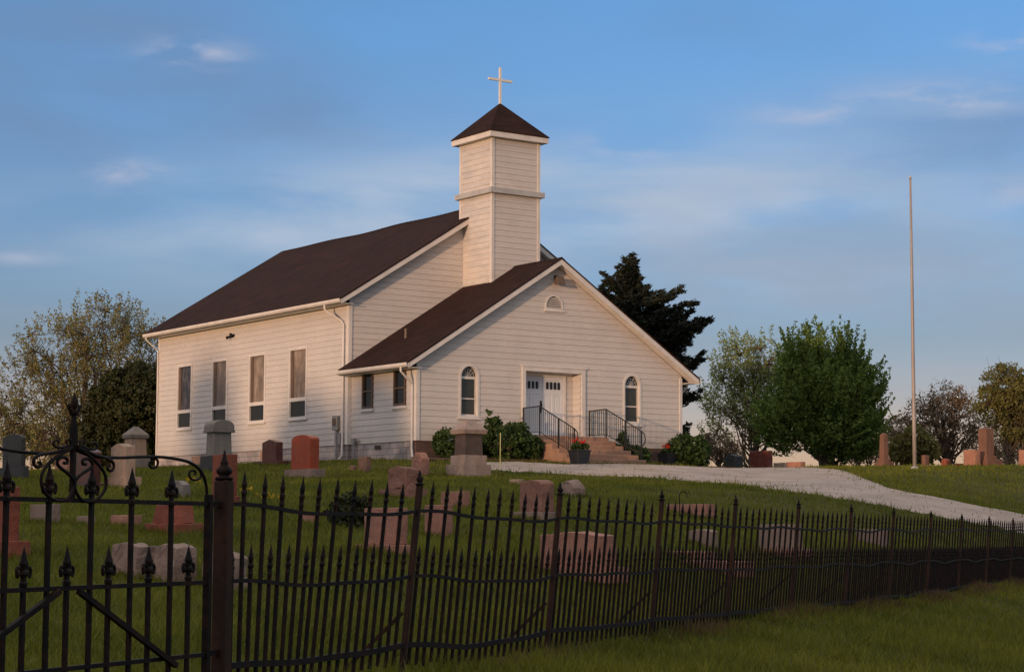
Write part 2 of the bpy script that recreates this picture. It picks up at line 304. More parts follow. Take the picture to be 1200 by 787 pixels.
for x,y,z in [(1200,605,51.7),(1087,582,53),(1020,567,59),(998,589,48),(891,571,54.8),(820,563,59),(700,558,60),(580,553,60),
    (450,645,23.3),(250,640,24),(100,640,24),(650,650,24),(300,600,33),(600,600,34),(120,600,33),(800,620,32),(450,568,45),(250,565,49),(80,570,46)]: c_px(x,y,z)
for x,z in [(985,72),(1072,73),(1200,73),(1350,75)]: c_px(x,548.5,z)
for x,z in [(900,88),(1072,88),(1200,88),(1400,90)]: c_px(x,561,z)
ctrl+=[(-8,19,-.8),(-8,10,-1.0),(-20,25,-1.3),(-10,32,-1.0),(5,40,-1.2),(40,40,-2),(-45,15,-2.6),(-60,-10,-3.4),(-50,-35,-3.9),(70,10,-2.2),(30,50,-2.2),(-40,45,-2.6),(20,28,-.9)]
C=np.array(ctrl)
def tps(r2): return np.where(r2>1e-9,.5*r2*np.log(r2+1e-12),0)
n_=len(C); K_=tps(((C[:,None,:2]-C[None,:,:2])**2).sum(-1))+np.eye(n_)*3.0
P_=np.hstack([np.ones((n_,1)),C[:,:2]]); A_=np.block([[K_,P_],[P_.T,np.zeros((3,3))]])
W_=np.linalg.solve(A_,np.concatenate([C[:,2],[0,0,0]]))
def H(x,y):
    x=np.asarray(x,float); y=np.asarray(y,float); sh=x.shape; q=np.stack([x.ravel(),y.ravel()],-1); out=np.zeros(len(q))
    for i in range(0,len(q),20000):
        s=q[i:i+20000]; out[i:i+20000]=tps(((s[:,None]-C[None,:,:2])**2).sum(-1))@W_[:n_]+W_[n_]+s@W_[n_+1:]
    d=np.hypot(q[:,0]-0,q[:,1]+5); t=np.clip((d-75)/70,0,1); t=t*t*(3-2*t)
    out=out*(1-t)+(-5.2)*t
    return out.reshape(sh)
def h1(x,y): return float(H(np.array([x]),np.array([y]))[0])
def on_ground(x,y,z0=6,z1=78):
    zs=np.linspace(z0,z1,360); d=ray(x,y); P=CAM+np.outer(zs,d); g=P[:,2]-H(P[:,0],P[:,1])
    i=np.argmax(g<0)
    if g[i]>=0: i=len(zs)-1
    if i==0: return P[0],zs[0]
    t=g[i-1]/(g[i-1]-g[i]); z=zs[i-1]+(zs[i]-zs[i-1])*t; p=CAM+z*d; p[2]=h1(p[0],p[1]); return p,z

def grass_ground():
    m=mat('lawn_soil',(.065,.068,.016),.95,[(1.1,(.095,.085,.022),.6,6),(.25,(.05,.062,.013),.6,4),(14,(.03,.034,.009),.4,6),(60,(.11,.11,.03),.4,6)],(25,.9,.05),spec=.1); return m
M['ground']=grass_ground()
def axis(c,n,fine,far):
    t=np.linspace(-1,1,n); k=6.5; s=np.sinh(k*t)/np.sinh(k); a=fine*n/2
    return c+t*a+s*(far-a)
gx=axis(-8,300,.42,3000); gy=axis(-15,320,.42,3000)
X,Y=np.meshgrid(gx,gy,indexing='ij'); Z=H(X,Y)
nx,ny=X.shape; idx=np.arange(nx*ny).reshape(nx,ny)
me=bpy.data.meshes.new('ground'); 
me.from_pydata(np.stack([X,Y,Z],-1).reshape(-1,3).tolist(),[],np.stack([idx[:-1,:-1],idx[1:,:-1],idx[1:,1:],idx[:-1,1:]],-1).reshape(-1,4).tolist())
me.materials.append(M['ground']); me.polygons.foreach_set('use_smooth',[True]*len(me.polygons))
tag(link(bpy.data.objects.new('ground',me)),kind='structure')

# gravel drive
near_px=[(548,549.5),(578,551),(646,554),(717,557),(771,559.5),(860,567.5),(900,572.5),(975,584),(1050,595),(1125,610),(1200,622),(1290,641)]
far_w=[(1.0,-2.6),(2.2,-2.5),(3.6,-3.6),(7.2,-3.6),(10.5,-2.2)]
far_px=[(830,76),(900,77),(988,550.5),(1007,559),(1040,571.5),(1100,584),(1150,595),(1200,604),(1290,623)]
near=[on_ground(x,y)[0][:2] for x,y in near_px]
farr=[np.array(p) for p in far_w]+[xy_depth(x,y) if y<100 else on_ground(x,y)[0][:2] for x,y in far_px]
def resample(pts,n):
    pts=np.array(pts); s=np.concatenate([[0],np.cumsum(np.hypot(*np.diff(pts,axis=0).T))]); t=np.linspace(0,s[-1],n)
    return np.stack([np.interp(t,s,pts[:,0]),np.interp(t,s,pts[:,1])],-1)
nn,mm=260,34
a=resample(near,nn); b=resample(farr,nn)
wob=lambda n,s: np.convolve(rng.normal(size=n+8),np.ones(4)/4,'same')[4:-4]*s
nrm=(b-a)/np.linalg.norm(b-a,axis=1)[:,None]
a=a+nrm*(wob(nn,.26)+.35*np.sin(np.arange(nn)*.11)*np.sin(np.arange(nn)*.047))[:,None]; b=b-nrm*(wob(nn,.2)+.2*np.sin(np.arange(nn)*.09+2))[:,None]
tt=np.linspace(0,1,mm); g=a[:,None]*(1-tt[None,:,None])+b[:,None]*tt[None,:,None]
gz=H(g[...,0],g[...,1])+.03+rng.normal(size=g.shape[:2])*.003-.02*(np.exp(-((tt-.3)/.07)**2)+np.exp(-((tt-.68)/.07)**2))[None,:]; gz[:,0]-=.03; gz[:,-1]-=.03
ROAD_A,ROAD_B=a.copy(),b.copy()
idx=np.arange(nn*mm).reshape(nn,mm)
me=bpy.data.meshes.new('gravel_road'); me.from_pydata(np.concatenate([g,gz[...,None]],-1).reshape(-1,3).tolist(),[],np.stack([idx[:-1,:-1],idx[1:,:-1],idx[1:,1:],idx[:-1,1:]],-1).reshape(-1,4).tolist())
M['gravel']=mat('gravel',(.48,.39,.35),.95,[(.45,(.42,.33,.29),.7,7),(3,(.38,.30,.26),.4,8),(22,(.60,.54,.50),.5,6),(.9,(.12,.12,.06),.28,7)],(26,1,.05),spec=.1)
me.materials.append(M['gravel']); tag(link(bpy.data.objects.new('gravel_road',me)),kind='structure')
from mathutils.geometry import intersect_point_tri_2d
road_poly=np.vstack([a,b[::-1]])
def in_poly(px,py,poly):
    x=poly[:,0];y=poly[:,1]; c=np.zeros(len(px),bool); j=len(poly)-1
    for i in range(len(poly)):
        k=((y[i]>py)!=(y[j]>py))&(px<(x[j]-x[i])*(py-y[i])/(y[j]-y[i]+1e-12)+x[i]); c^=k; j=i
    return c
# planting bed along the front wall
bed=MB()
def bedstrip(x0,x1,yf,n=14):
    for i in range(n):
        xa=x0+(x1-x0)*i/n; xb=x0+(x1-x0)*(i+1)/n
        ha,hb=h1(xa,yf)+.06,h1(xb,yf)+.06; ka,kb=h1(xa,0)+.1,h1(xb,0)+.1
        bed.add([(xa,yf,ha-.12),(xb,yf,hb-.12),(xb,yf,hb),(xa,yf,ha),(xb,-.02,kb),(xa,-.02,ka)],[(0,1,2,3),(3,2,4,5)])
bedstrip(-.4,3.9,-1.7); bedstrip(7.0,11.8,-1.7)
tag(bed.build('garden_bed',M['soil']),kind='structure')

# ------------------------------------------------------------------ church
WV,D_,HV=11.0,4.127,2.37; RV,OV,O=6.292,.486,.375; EV=2.495; CX=5.5
WI,L_,HM,RM,OM,OMF=.107,15.0,4.92,8.726,.465,.346
TW,TY,TE,TWALL,TAP,BZ=1.996,2.335,.236,10.911,12.22,8.764
SV=(RV-EV)/(CX+OV); SM=(RM-HM)/(CX+WI+OM)
BASE=-1.1
church=empty('church',(0,0,0),0,'white clapboard country church with dark shingle roof, square bell tower and cross','church')
def claps(name,org,ud,nd,z0,z1,ul,ur,opens,matl,parent,T=.015,E=.2,zb=()):
    """real lapped boards: opens = list of (z_low,z_high, left(z), right(z))"""
    org=Vector(org);ud=Vector(ud);nd=Vector(nd)
    zs={z0,z1,*zb}; k=0
    while z0+k*E<z1: zs.add(z0+k*E); k+=1
    for o in opens:
        zs.add(o[0]);zs.add(o[1])
        for z in o[4]: zs.add(z)
    zs=sorted(z for z in zs if z0-1e-9<=z<=z1+1e-9); zz=[zs[0]]
    for z in zs[1:]:
        if z-zz[-1]>1e-4: zz.append(z)
    mb=MB()
    def P(u,z,off): return org+ud*u+nd*off+Vector((0,0,z))
    for za,zb_ in zip(zz[:-1],zz[1:]):
        mid=(za+zb_)/2; c=math.floor((mid-z0)/E+1e-6); lo=z0+c*E
        oa=T*(1-(za-lo)/E); ob=T*(1-(zb_-lo)/E)
        segs=[(ul(za),ur(za),ul(zb_),ur(zb_))]
        for o in opens:
            if o[0]-1e-6<mid<o[1]:
                la,ra,lb,rb=o[2](za+1e-5),o[3](za+1e-5),o[2](zb_-1e-5),o[3](zb_-1e-5); ns=[]
                for s in segs:
                    if la<=s[0] and ra>=s[1]: continue
                    if ra<=s[0] or la>=s[1]: ns.append(s); continue
                    if la>s[0]: ns.append((s[0],la,s[2],lb))
                    if ra<s[1]: ns.append((ra,s[1],rb,s[3]))
                segs=ns
        for s in segs:
            if s[1]-s[0]<1e-4 and s[3]-s[2]<1e-4: continue
            mb.add([P(s[0],za,oa),P(s[1],za,oa),P(s[3],zb_,ob),P(s[2],zb_,ob)],[(0,1,2,3)])
            if abs(za-lo)<1e-5: mb.add([P(s[0],za,-.01),P(s[1],za,-.01),P(s[1],za,T),P(s[0],za,T)],[(0,1,2,3)])
    o=mb.build(name,matl,parent,recalc=False); return o
const=lambda v:(lambda z:v)
def rect_open(u0,u1,z0,z1): return (z0,z1,const(u0),const(u1),())
def arch_open(c,hw,z0,spring,rise):
    top=spring+rise
    def w(z): return hw if z<=spring else hw*math.sqrt(max(0,1-((z-spring)/rise)**2))
    zz=[spring]+[spring+rise*math.sin(t) for t in np.linspace(0,math.pi/2,12)]
    return (z0,top,lambda z:c-w(z),lambda z:c+w(z),zz)
# nave walls
side_w=[(16.13,17.26),(13.12,14.24),(10.10,11.22),(7.02,8.16)]
claps('wall',(-WI,0,0),(0,1,0),(-1,0,0),0,HM-.14,const(D_),const(D_+L_),[rect_open(a-.09,b+.09,1.0,3.54) for a,b in side_w],M['siding'],church)
claps('wall',(WV+WI,0,0),(0,1,0),(1,0,0),0,HM-.14,const(D_),const(D_+L_),[],M['siding'],church)
gl=lambda z: -WI if z<HM+.07 else min(CX-.001,-WI+(z-(HM+.07))/SM)
gr=lambda z: WV-gl(z)
claps('wall',(0,D_,0),(1,0,0),(0,-1,0),0,RM-.22,gl,gr,[],M['siding'],church,zb=(HM+.07,))
claps('wall',(0,D_+L_,0),(1,0,0),(0,1,0),0,RM-.22,gl,gr,[],M['siding'],church,zb=(HM+.07,))
# vestibule walls
vs_w=[(2.68,3.38),(.62,1.37)]
claps('wall',(.02,0,0),(0,1,0),(-1,0,0),0,HV,const(0),const(D_-.03),[rect_open(a-.02,b+.02,1.13,2.4) for a,b in vs_w],M['siding'],church)
claps('wall',(WV-.02,0,0),(0,1,0),(1,0,0),0,HV,const(0),const(D_),[],M['siding'],church)
vl=lambda z: 0.0 if z<2.58 else (z-2.58)/SV
vr=lambda z: WV-vl(z)
AW=[(2.04,),(8.79,)]
opens=[arch_open(c[0],.395,.78,2.13,.435) for c in AW]+[rect_open(4.2,6.67,-.2,2.5),arch_open(5.45,.37,4.52,4.66,.40)]
claps('wall',(0,0,0),(1,0,0),(0,-1,0),0,RV-.2,vl,vr,opens,M['siding'],church,zb=(2.58,))
# foundation
fb=MB(); fb.box((-WI+.02,D_+.02,BASE),(WV+WI-.02,D_+L_-.02,-.001)); fb.box((.04,.3,BASE),(WV-.04,D_+.2,-.001)); fnd=fb.build('foundation',M['block'],church)
ff=MB(); ff.box((.03,.02,BASE),(WV-.03,.295,-.001)); ff.build('front_foundation',M['brick'],church)
mb=MB(); mb.box((.005,2.2,-.2),(.045,2.55,-.08)); mb.build('foundation_vent',M['darkglass'],church)
for ya in (15.2,9.6):
    mb=MB(); mb.box((-WI+.01,ya,-.35),(-WI+.03,ya+.8,-.06)); mb.build('foundation_panel',M['step'],church)
# corner boards
def cboard(p0,p1,name='corner_board'):
    m=MB(); m.box(p0,p1); return m.build(name,M['trim'],church,bevel=.004)
e=.034
cboard((-WI-e,D_-e,.0),(-WI+.0,D_+.11,HM-.14)); cboard((-WI+.002,D_-e-.002,.0),(-WI+.12,D_+.001,HM-.0))
cboard((-WI-e,D_+L_-.11,0),(-WI,D_+L_+e,HM-.14)); 
cboard((WV+WI-.12,D_-e,2.4),(WV+WI+e,D_+.1,HM-.05))
cboard((.02-e,-e,0),(.02,.11,HV)); cboard((.022,-e-.002,0),(.13,.001,HV+.12)); cboard((WV-.11,-e,0),(WV+.015,.08,HV+.12))
# roofs
def gable_roof(name,y0,y1,eave_x0,eave_x1,ze,zr,parent,th=.05):
    m=MB(); 
    for (xe,s) in ((eave_x0,1),(eave_x1,-1)):
        n=24
        for i in range(n):
            ya=y0+(y1-y0)*i/n; yb=y0+(y1-y0)*(i+1)/n
            sag=lambda y: -.05*math.sin(math.pi*min(1,max(0,(y-y0)/(y1-y0))))*(.5+.5*math.sin(y*1.1)) if y1-y0>8 else 0
            za,zb_=zr+sag(ya),zr+sag(yb)
            m.add([(xe,ya,ze),(CX,ya,za),(CX,yb,zb_),(xe,yb,ze)],[(0,1,2,3)])
            m.add([(xe,ya,ze-th),(CX,ya,za-th),(CX,yb,zb_-th),(xe,yb,ze-th)],[(0,3,2,1)])
            m.add([(xe,ya,ze),(xe,yb,ze),(xe,yb,ze-th),(xe,ya,ze-th)],[(0,1,2,3)])
        for y in (y0,y1): m.add([(xe,y,ze),(CX,y,zr),(CX,y,zr-th),(xe,y,ze-th)],[(0,1,2,3)])
    # ridge cap
    for i in range(int((y1-y0)/.3)):
        ya=y0+i*.3; yb=ya+.33
        sg=lambda y: -.05*math.sin(math.pi*min(1,max(0,(y-y0)/(y1-y0))))*(.5+.5*math.sin(y*1.1)) if y1-y0>8 else 0
        sl_=(zr-ze)/(CX-eave_x0)
        m.add([(CX-.14,ya,zr-.14*sl_+.012+sg(ya)),(CX,ya,zr+.02+sg(ya)),(CX+.14,ya,zr-.14*sl_+.012+sg(ya)),(CX-.14,yb,zr-.14*sl_+.004+sg(yb)),(CX,yb,zr+.012+sg(yb)),(CX+.14,yb,zr-.14*sl_+.004+sg(yb))],[(0,1,4,3),(1,2,5,4)])
    return m.build(name,M['shingle'],parent,recalc=False)
nroof=gable_roof('nave_roof',D_-OMF-.02,D_+L_+OMF+.02,-WI-OM-.04,WV+WI+OM+.04,HM,RM,church)
vroof=gable_roof('vestibule_roof',-O-.02,D_-.03,-OV-.04,WV+OV+.04,EV,RV,church)
# rake boards & soffits
def rake(y,side,xe,ze,zr,h=.2,t=.03,matl='trim'):
    m=MB(); x0=xe; x1=CX; s=1 if y<y+1 else 1
    m.extrude([(x0,y,ze-.052),(x1,y,zr-.052),(x1,y,zr-.052-h),(x0,y,ze-.052-h*.85)],(0,t,0)); return m.build('rake_board',M[matl],church)
for xe in (-OV-.02,WV+OV+.02):
    rake(-O,0,xe,EV,RV,.19)
for xe in (-WI-OM-.02,WV+WI+OM+.02):
    rake(D_-OMF,0,xe,HM,RM,.20); rake(D_+L_+OMF-.03,0,xe,HM,RM,.2)
def soffit(y0,y1,xe,xw,ze,zr,drop):
    m=MB()
    sl_=(zr-ze)/abs(CX-xe); s=1 if xw>xe else -1
    for a,b in ((y0,y1),):
        m.add([(xe,a,ze-drop),(CX,a,zr-drop),(CX,b,zr-drop),(xe,b,ze-drop)],[(0,1,2,3)])
        m.add([(xe,a,ze-drop+.015),(CX,a,zr-drop+.015),(CX,b,zr-drop+.015),(xe,b,ze-drop+.015)],[(0,3,2,1)])
    return m.build('rake_soffit',M['trim'],church)
for xe in (-OV,WV+OV): soffit(-O+.03,.03,xe,0,EV,RV,.2)
for xe in (-WI-OM,WV+WI+OM): soffit(D_-OMF+.03,D_+.03,xe,0,HM,RM,.2); soffit(D_+L_-.03,D_+L_+OMF-.03,xe,0,HM,RM,.2)
def eave(xe,xw,y0,y1,ze,gutter=True):
    s=1 if xw>xe else -1
    m=MB(); m.box((min(xe,xw),y0+.031,ze-.2),(max(xe,xw),y1-.031,ze-.18)); m.build('eave_soffit',M['trim'],church)
    m=MB(); m.box((min(xe,xe+s*.025),y0+.001,ze-.199),(max(xe,xe+s*.025),y1-.001,ze-.056)); m.build('fascia',M['trim'],church)
    if gutter:
        m=MB(); x0=xe-s*.001
        prof=[(x0,-.05),(x0,-.175),(x0-s*.07,-.18),(x0-s*.115,-.13),(x0-s*.12,-.045),(x0-s*.105,-.045),(x0-s*.1,-.12),(x0-s*.06,-.16),(x0-s*.015,-.16),(x0-s*.015,-.05)]
        m.extrude([(x,y0,ze+z) for x,z in prof],(0,y1-y0,0)); m.build('gutter',M['trim'],church)
eave(-OV,-0.0,-O,D_+.0,EV); eave(WV+OV,WV,-O,D_,EV)
eave(-WI-OM,-WI,D_-OMF,D_+L_+OMF,HM); eave(WV+WI+OM,WV+WI,D_-OMF,D_+L_+OMF,HM)
# downspouts
def spout(pts,w=.075):
    m=MB(); m.tube(pts,w*.5,8); return m.build('downspout',M['trim'],church,smooth=False)
gxm=-WI-OM-.06
spout([(gxm,D_+.75,HM-.17),(gxm,D_+.75,HM-.32),(gxm+.1,D_+.7,HM-.42),(-WI-.09,D_+.35,HM-.72),(-WI-.08,D_+.22,HM-.85),(-WI-.08,D_+.22,-.35),(-WI-.16,D_+.3,-.5)])
gxv=-OV-.06
spout([(gxv,.05,EV-.17),(gxv,.05,EV-.3),(gxv+.12,.06,EV-.4),(-.09,.1,EV-.68),(-.07,.12,EV-.8),(-.07,.12,-.25),(-.09,.04,-.5),(-.16,-.08,-.6)])
spout([(WV+OV+.06,.35,EV-.17),(WV+OV+.06,.35,EV-.28),(WV+.1,.3,EV-.62),(WV+.07,.3,EV-.7),(WV+.07,.3,-.5)])
spout([(gxm,D_+L_+.1,HM-.17),(gxm,D_+L_+.1,HM-.28),(-WI-.08,D_+L_-.06,HM-.7),(-WI-.07,D_+L_-.06,-.5)],.06)
# side windows of the nave
for i,(a,b) in enumerate(side_w):
    m=MB(); x0=-WI-.045; x1=-WI+.08
    for (ya,yb,za,zb_) in ((a-.09,a,1.0,3.54),(b,b+.09,1.0,3.54),(a,b,3.44,3.54),(a,b,1.0,1.09),(a,b,1.63,1.76)):
        m.box((x0,ya,za),(x1,yb,zb_))
    m.box((x0-.03,a-.12,.96),(x0+.02,b+.12,1.0))
    fr=m.build('window',M['trim'],church)
    if i==0: fr['label']='tall nave window nearest the rear corner, its panes dark'
    m=MB(); m.box((-WI+.02,a,1.76),(-WI+.04,b,3.44)); m.build('upper_pane',M['leadglass'] if i==0 else M['curtain'],fr)
    m=MB(); m.box((-WI+.02,a,1.09),(-WI+.04,b,1.63)); m.build('lower_pane',M['darkglass'],fr)
    m=MB(); m.box((-WI-.0,b-.2,1.76),(-WI+.0195,b,3.44)); m.build('pane_shade_strip',M['bronze'],fr)  # dark strip stands in for shade along one side of the pane
# small vestibule side windows
for i,(a,b) in enumerate(vs_w):
    m=MB(); x0=-.02;x1=.1
    for (ya,yb,za,zb_) in ((a,a+.09,1.15,2.38),(b-.07,b,1.15,2.38),(a+.09,b-.07,1.15,1.23),(a+.09,b-.07,1.71,1.76),(a+.09,b-.07,2.32,2.38)): m.box((x0,ya,za),(x1,yb,zb_))
    fr=m.build('side_window',M['bronze'],church)
    m=MB(); m.box((.05,a+.05,1.2),(.07,b-.05,2.35)); m.build('pane',M['darkglass'],fr)
    m=MB(); m.box((-.05,a-.08,1.06),(.02,b+.08,1.149)); m.build('sill',M['trim'],fr)
# arched windows
def arch_ring(m,c,hwo,hwi,z0,z0i,spring,rise_o,rise_i,y0,y1):
    n=18; outer=[(c-hwo,z0)]+[(c-hwo*math.cos(t),spring+rise_o*math.sin(t)) for t in np.linspace(0,math.pi,n)]+[(c+hwo,z0)]
    inner=[(c-hwi,z0i)]+[(c-hwi*math.cos(t),spring+rise_i*math.sin(t)) for t in np.linspace(0,math.pi,n)]+[(c+hwi,z0i)]
    N_=len(outer); vs=[(x,y0,z) for x,z in outer]+[(x,y0,z) for x,z in inner]+[(x,y1,z) for x,z in outer]+[(x,y1,z) for x,z in inner]; fs=[]
    for i in range(N_-1):
        fs+=[(i,i+1,N_+i+1,N_+i),(2*N_+i,3*N_+i,3*N_+i+1,2*N_+i+1),(i,2*N_+i,2*N_+i+1,i+1),(N_+i,N_+i+1,3*N_+i+1,3*N_+i)]
    fs+=[(0,N_,3*N_,2*N_),(N_-1,3*N_-1,4*N_-1,2*N_-1)]
    m.add(vs,fs)
for (c,) in AW:
    m=MB(); arch_ring(m,c,.40,.32,.86,.86,2.13,.44,.345,-.03,.16)
    m.box((c-.40,-.03,.78),(c+.40,.16,.859)); m.box((c-.46,-.075,.74),(c+.46,.0,.78))
    fr=m.build('arched_window',M['trim'],church)
    m=MB(); n=14; pts=[(c-.33,.1,.8)]+[(c-.33*math.cos(t),.1,2.13+.35*math.sin(t)) for t in np.linspace(0,math.pi,n)]+[(c+.33,.1,.8)]
    m.extrude(pts,(0,.02,0)); m.build('pane',M['winglass'],fr)
    m=MB(); m.box((c-.31,.06,2.06),(c+.31,.098,2.15)); m.box((c-.31,.06,1.40),(c+.31,.098,1.44)); m.box((c-.31,.07,.86),(c+.31,.098,.91)); m.box((c-.309,.065,.911),(c-.28,.097,2.059)); m.box((c+.28,.065,.911),(c+.309,.097,2.059)); m.build('sash',M['trim'],fr)
    m=MB()
    for t in (30,60,90,120,150): m.bar((c,.09,2.15),(c-.3*math.cos(R(t)),.09,2.15+.3*math.sin(R(t))),.012)
    for rr_ in (.13,.24): m.tube([(c-rr_*math.cos(t),.09,2.15+rr_*math.sin(t)) for t in np.linspace(0,math.pi,14)],.007,5)
    m.build('fanlight_bars',M['greytrim'],fr)
# gable vent
m=MB(); arch_ring(m,5.45,.375,.315,4.60,4.60,4.66,.405,.345,-.03,.06); m.box((5.45-.375,-.03,4.52),(5.45+.375,.06,4.599)); m.box((5.45-.42,-.07,4.48),(5.45+.42,0,4.52)); gv=m.build('gable_vent',M['trim'],church)
m=MB()
for k in range(6):
    z=4.61+k*.06; hw=.29*math.sqrt(max(.05,1-((max(0,z+.03-4.66))/.32)**2))
    m.hexa([(5.45-hw,-.03,z),(5.45+hw,-.03,z),(5.45+hw,-.02,z+.012),(5.45-hw,-.02,z+.012)],[(5.45-hw,.03,z+.05),(5.45+hw,.03,z+.05),(5.45+hw,.04,z+.062),(5.45-hw,.04,z+.062)])
m.build('louvre',M['siding'],gv)
# light in the gable
m=MB(); m.box((5.44,-.05,5.60),(5.62,-.026,5.72)); m.bar((5.53,-.05,5.66),(5.53,-.2,5.63),.03); lg=m.build('gable_light',M['black'],church)
m=MB(); m.hexa([(5.34,-.36,5.38),(5.70,-.36,5.38),(5.68,-.14,5.40),(5.36,-.14,5.40)],[(5.38,-.3,5.66),(5.66,-.3,5.66),(5.64,-.16,5.66),(5.40,-.16,5.66)]); m.build('lamp_housing',M['bronze'],lg,bevel=.01)
# twin floodlight under the nave eave
m=MB(); m.box((-WI-.05,12.6,4.27),(-WI-.02,12.75,4.39)); fl=m.build('floodlight',M['black'],church)
m=MB(); m.tube([(-WI-.05,12.64,4.33),(-WI-.2,12.5,4.36)],[.03,.06],8); m.build('lamp_head',M['black'],fl)
m=MB(); m.tube([(-WI-.05,12.7,4.33),(-WI-.2,12.85,4.25)],[.03,.06],8); m.build('lamp_head',M['black'],fl)
# entrance: recess, casing, doors
m=MB()
for bx in (((4.13,-.06,-.0),(4.27,.03,2.44)),((6.6,-.06,-.0),(6.745,.03,2.44)),((4.13,-.06,2.441),(6.745,.03,2.585))): m.box(*bx)
m.box((4.09,-.085,2.586),(6.785,.02,2.625)); m.build('door_casing',M['trim'],church)
RY=.45
claps('entry_wall',(6.6,0,0),(0,1,0),(-1,0,0),.2,2.44,const(.03),const(RY),[],M['siding'],church,T=.018)
claps('entry_wall',(4.27,0,0),(0,1,0),(1,0,0),.2,2.44,const(.03),const(RY),[],M['siding'],church,T=.018)
claps('entry_wall',(0,RY,0),(1,0,0),(0,-1,0),.2,2.44,const(6.27),const(6.6),[],M['siding'],church,T=.018)
m=MB(); m.box((4.27,.03,2.4405),(6.6,RY+.1,2.47)); m.build('entry_ceiling',M['trim'],church)
m=MB(); m.box((4.2,-.06,BASE),(6.7,RY+.1,.265)); m.build('threshold',M['trim'],church)
m=MB(); m.box((4.275,RY-.04,.266),(4.37,RY+.02,2.32)); m.box((6.19,RY-.04,.266),(6.27,RY+.02,2.32)); m.box((4.275,RY-.04,2.321),(6.27,RY+.02,2.4395)); m.build('door_frame',M['trim'],church)
def door(x0,x1,hside):
    m=MB(); m.box((x0,RY-.0,.27),(x1,RY+.04,2.315))
    yb=RY-.012; w=x1-x0
    fr=[((x0,x0+.11),(.27,2.315)),((x1-.11,x1),(.27,2.315)),((x0+.11,x1-.11),(.27,.45)),((x0+.11,x1-.11),(2.2,2.315)),((x0+.11,x1-.11),(1.72,1.86)),((x0+w/2-.05,x0+w/2+.05),(.45,1.72))]
    for (a,b),(c,d) in fr: m.box((a,yb,c),(b,RY+.0,d))
    dr=m.build('door',M['door'],church,recalc=False)
    for k in range(2):
        pa=x0+.15+k*(w/2-.05); m=MB(); m.box((pa,RY-.007,.53),(pa+w/2-.25,RY+.001,1.64)); m.build('door_panel',M['door'],dr,bevel=.003)
    m=MB(); wl=(w-.26)/4
    for k in range(4):
        xa=x0+.13+k*wl+.03; xb=xa+wl-.06; n=8; cc=(xa+xb)/2; hw=(xb-xa)/2
        m.extrude([(xa,RY-.02,1.9),(xb,RY-.02,1.9),(xb,RY-.02,2.1)]+[(cc+hw*math.cos(t),RY-.02,2.1+hw*math.sin(t)) for t in np.linspace(.2,math.pi-.2,6)]+[(xa,RY-.02,2.1)],(0,.012,0))
    m.build('door_lights',M['darkglass'],dr)
    hx=x1-.05 if hside>0 else x0+.05
    if hside>0:
        m=MB(); m.tube([(hx,RY-.02,1.42),(hx,RY-.07,1.38),(hx,RY-.07,1.2),(hx,RY-.02,1.16)],.014,6); m.box((hx-.03,RY-.03,1.1),(hx+.03,RY-.014,1.5)); m.build('handle',M['black'],dr)
door(4.375,5.28,1); door(5.29,6.185,-1)
# meter box, pipes
m=MB(); m.box((-WI-.16,4.62,.5),(-WI-.03,4.92,1.0)); mbx=m.build('meter_box',M['metal'],church,bevel=.015)
m=MB(); m.tube([(-WI-.1,4.74,.5),(-WI-.1,4.74,-.55)],.05,8); m.box((-WI-.12,4.42,.0),(-WI-.03,4.6,.4)); m.build('conduit',M['metal'],mbx)
m=MB(); m.box((-WI-.18,4.66,.66),(-WI-.161,4.88,.9)); m.build('meter_face',M['bronze'],mbx)
m=MB(); m.tube([(-.08,3.75,-.6),(-.08,3.75,.1)],.03,8); m.tube([(-.08,3.8,.08),(-.08,3.5,.12),(-.05,3.45,.1)],.03,8); m.box((-.13,3.66,.02),(-.03,3.84,.2)); m.build('gas_pipe',M['metal'],church)
vx,vy=1.15,2.5; m=MB(); m.tube([(vx,vy,EV+SV*(vx+OV)-.05),(vx,vy,EV+SV*(vx+OV)+.32)],.05,10); m.build('vent_pipe',M['bronze'],vroof)
# tower
xl,xr=CX-TW/2,CX+TW/2; tb=TY+TW
tw=MB(); tw.box((xl+.02,TY+.02,4.2),(xr-.02,tb-.02,TWALL-.1)); tower=tw.build('tower',M['siding'],church)
zt0=3.9; zt1=TWALL-.18
claps('tower_wall',(0,TY,0),(1,0,0),(0,-1,0),zt0,zt1,const(xl),const(xr),[],M['siding'],tower)
claps('tower_wall',(0,tb,0),(1,0,0),(0,1,0),zt0,zt1,const(xl),const(xr),[],M['siding'],tower)
claps('tower_wall',(xl,0,0),(0,1,0),(-1,0,0),zt0,zt1,const(TY),const(tb),[],M['stained'],tower)
claps('tower_wall',(xr,0,0),(0,1,0),(1,0,0),zt0,zt1,const(TY),const(tb),[],M['siding'],tower)
for (cx_,cy_,sx_,sy_) in ((xl,TY,-1,-1),(xr,TY,1,-1),(xl,tb,-1,1),(xr,tb,1,1)):
    m=MB(); ex=.03
    a0=min(cx_+sx_*ex,cx_-sx_*.085);a1=max(cx_+sx_*ex,cx_-sx_*.085);b0=min(cy_+sy_*ex,cy_-sy_*.085);b1=max(cy_+sy_*ex,cy_-sy_*.085)
    m.box((a0,b0,zt0),(a1,b1,zt1)); m.build('tower_corner',M['trim'],tower)
m=MB(); pr=.15; m.box((xl-pr,TY-pr,BZ+.0),(xr+pr,tb+pr,BZ+.19)); m.build('belt_course',M['greytrim'],tower,bevel=.006)
e2=TE-.0
m=MB(); m.box((xl-e2+.02,TY-e2+.02,TWALL-.2),(xr+e2-.02,tb+e2-.02,TWALL-.185)); m.build('tower_soffit',M['trim'],tower)
m=MB()
q0=(xl-e2,TY-e2); q1=(xr+e2,tb+e2)
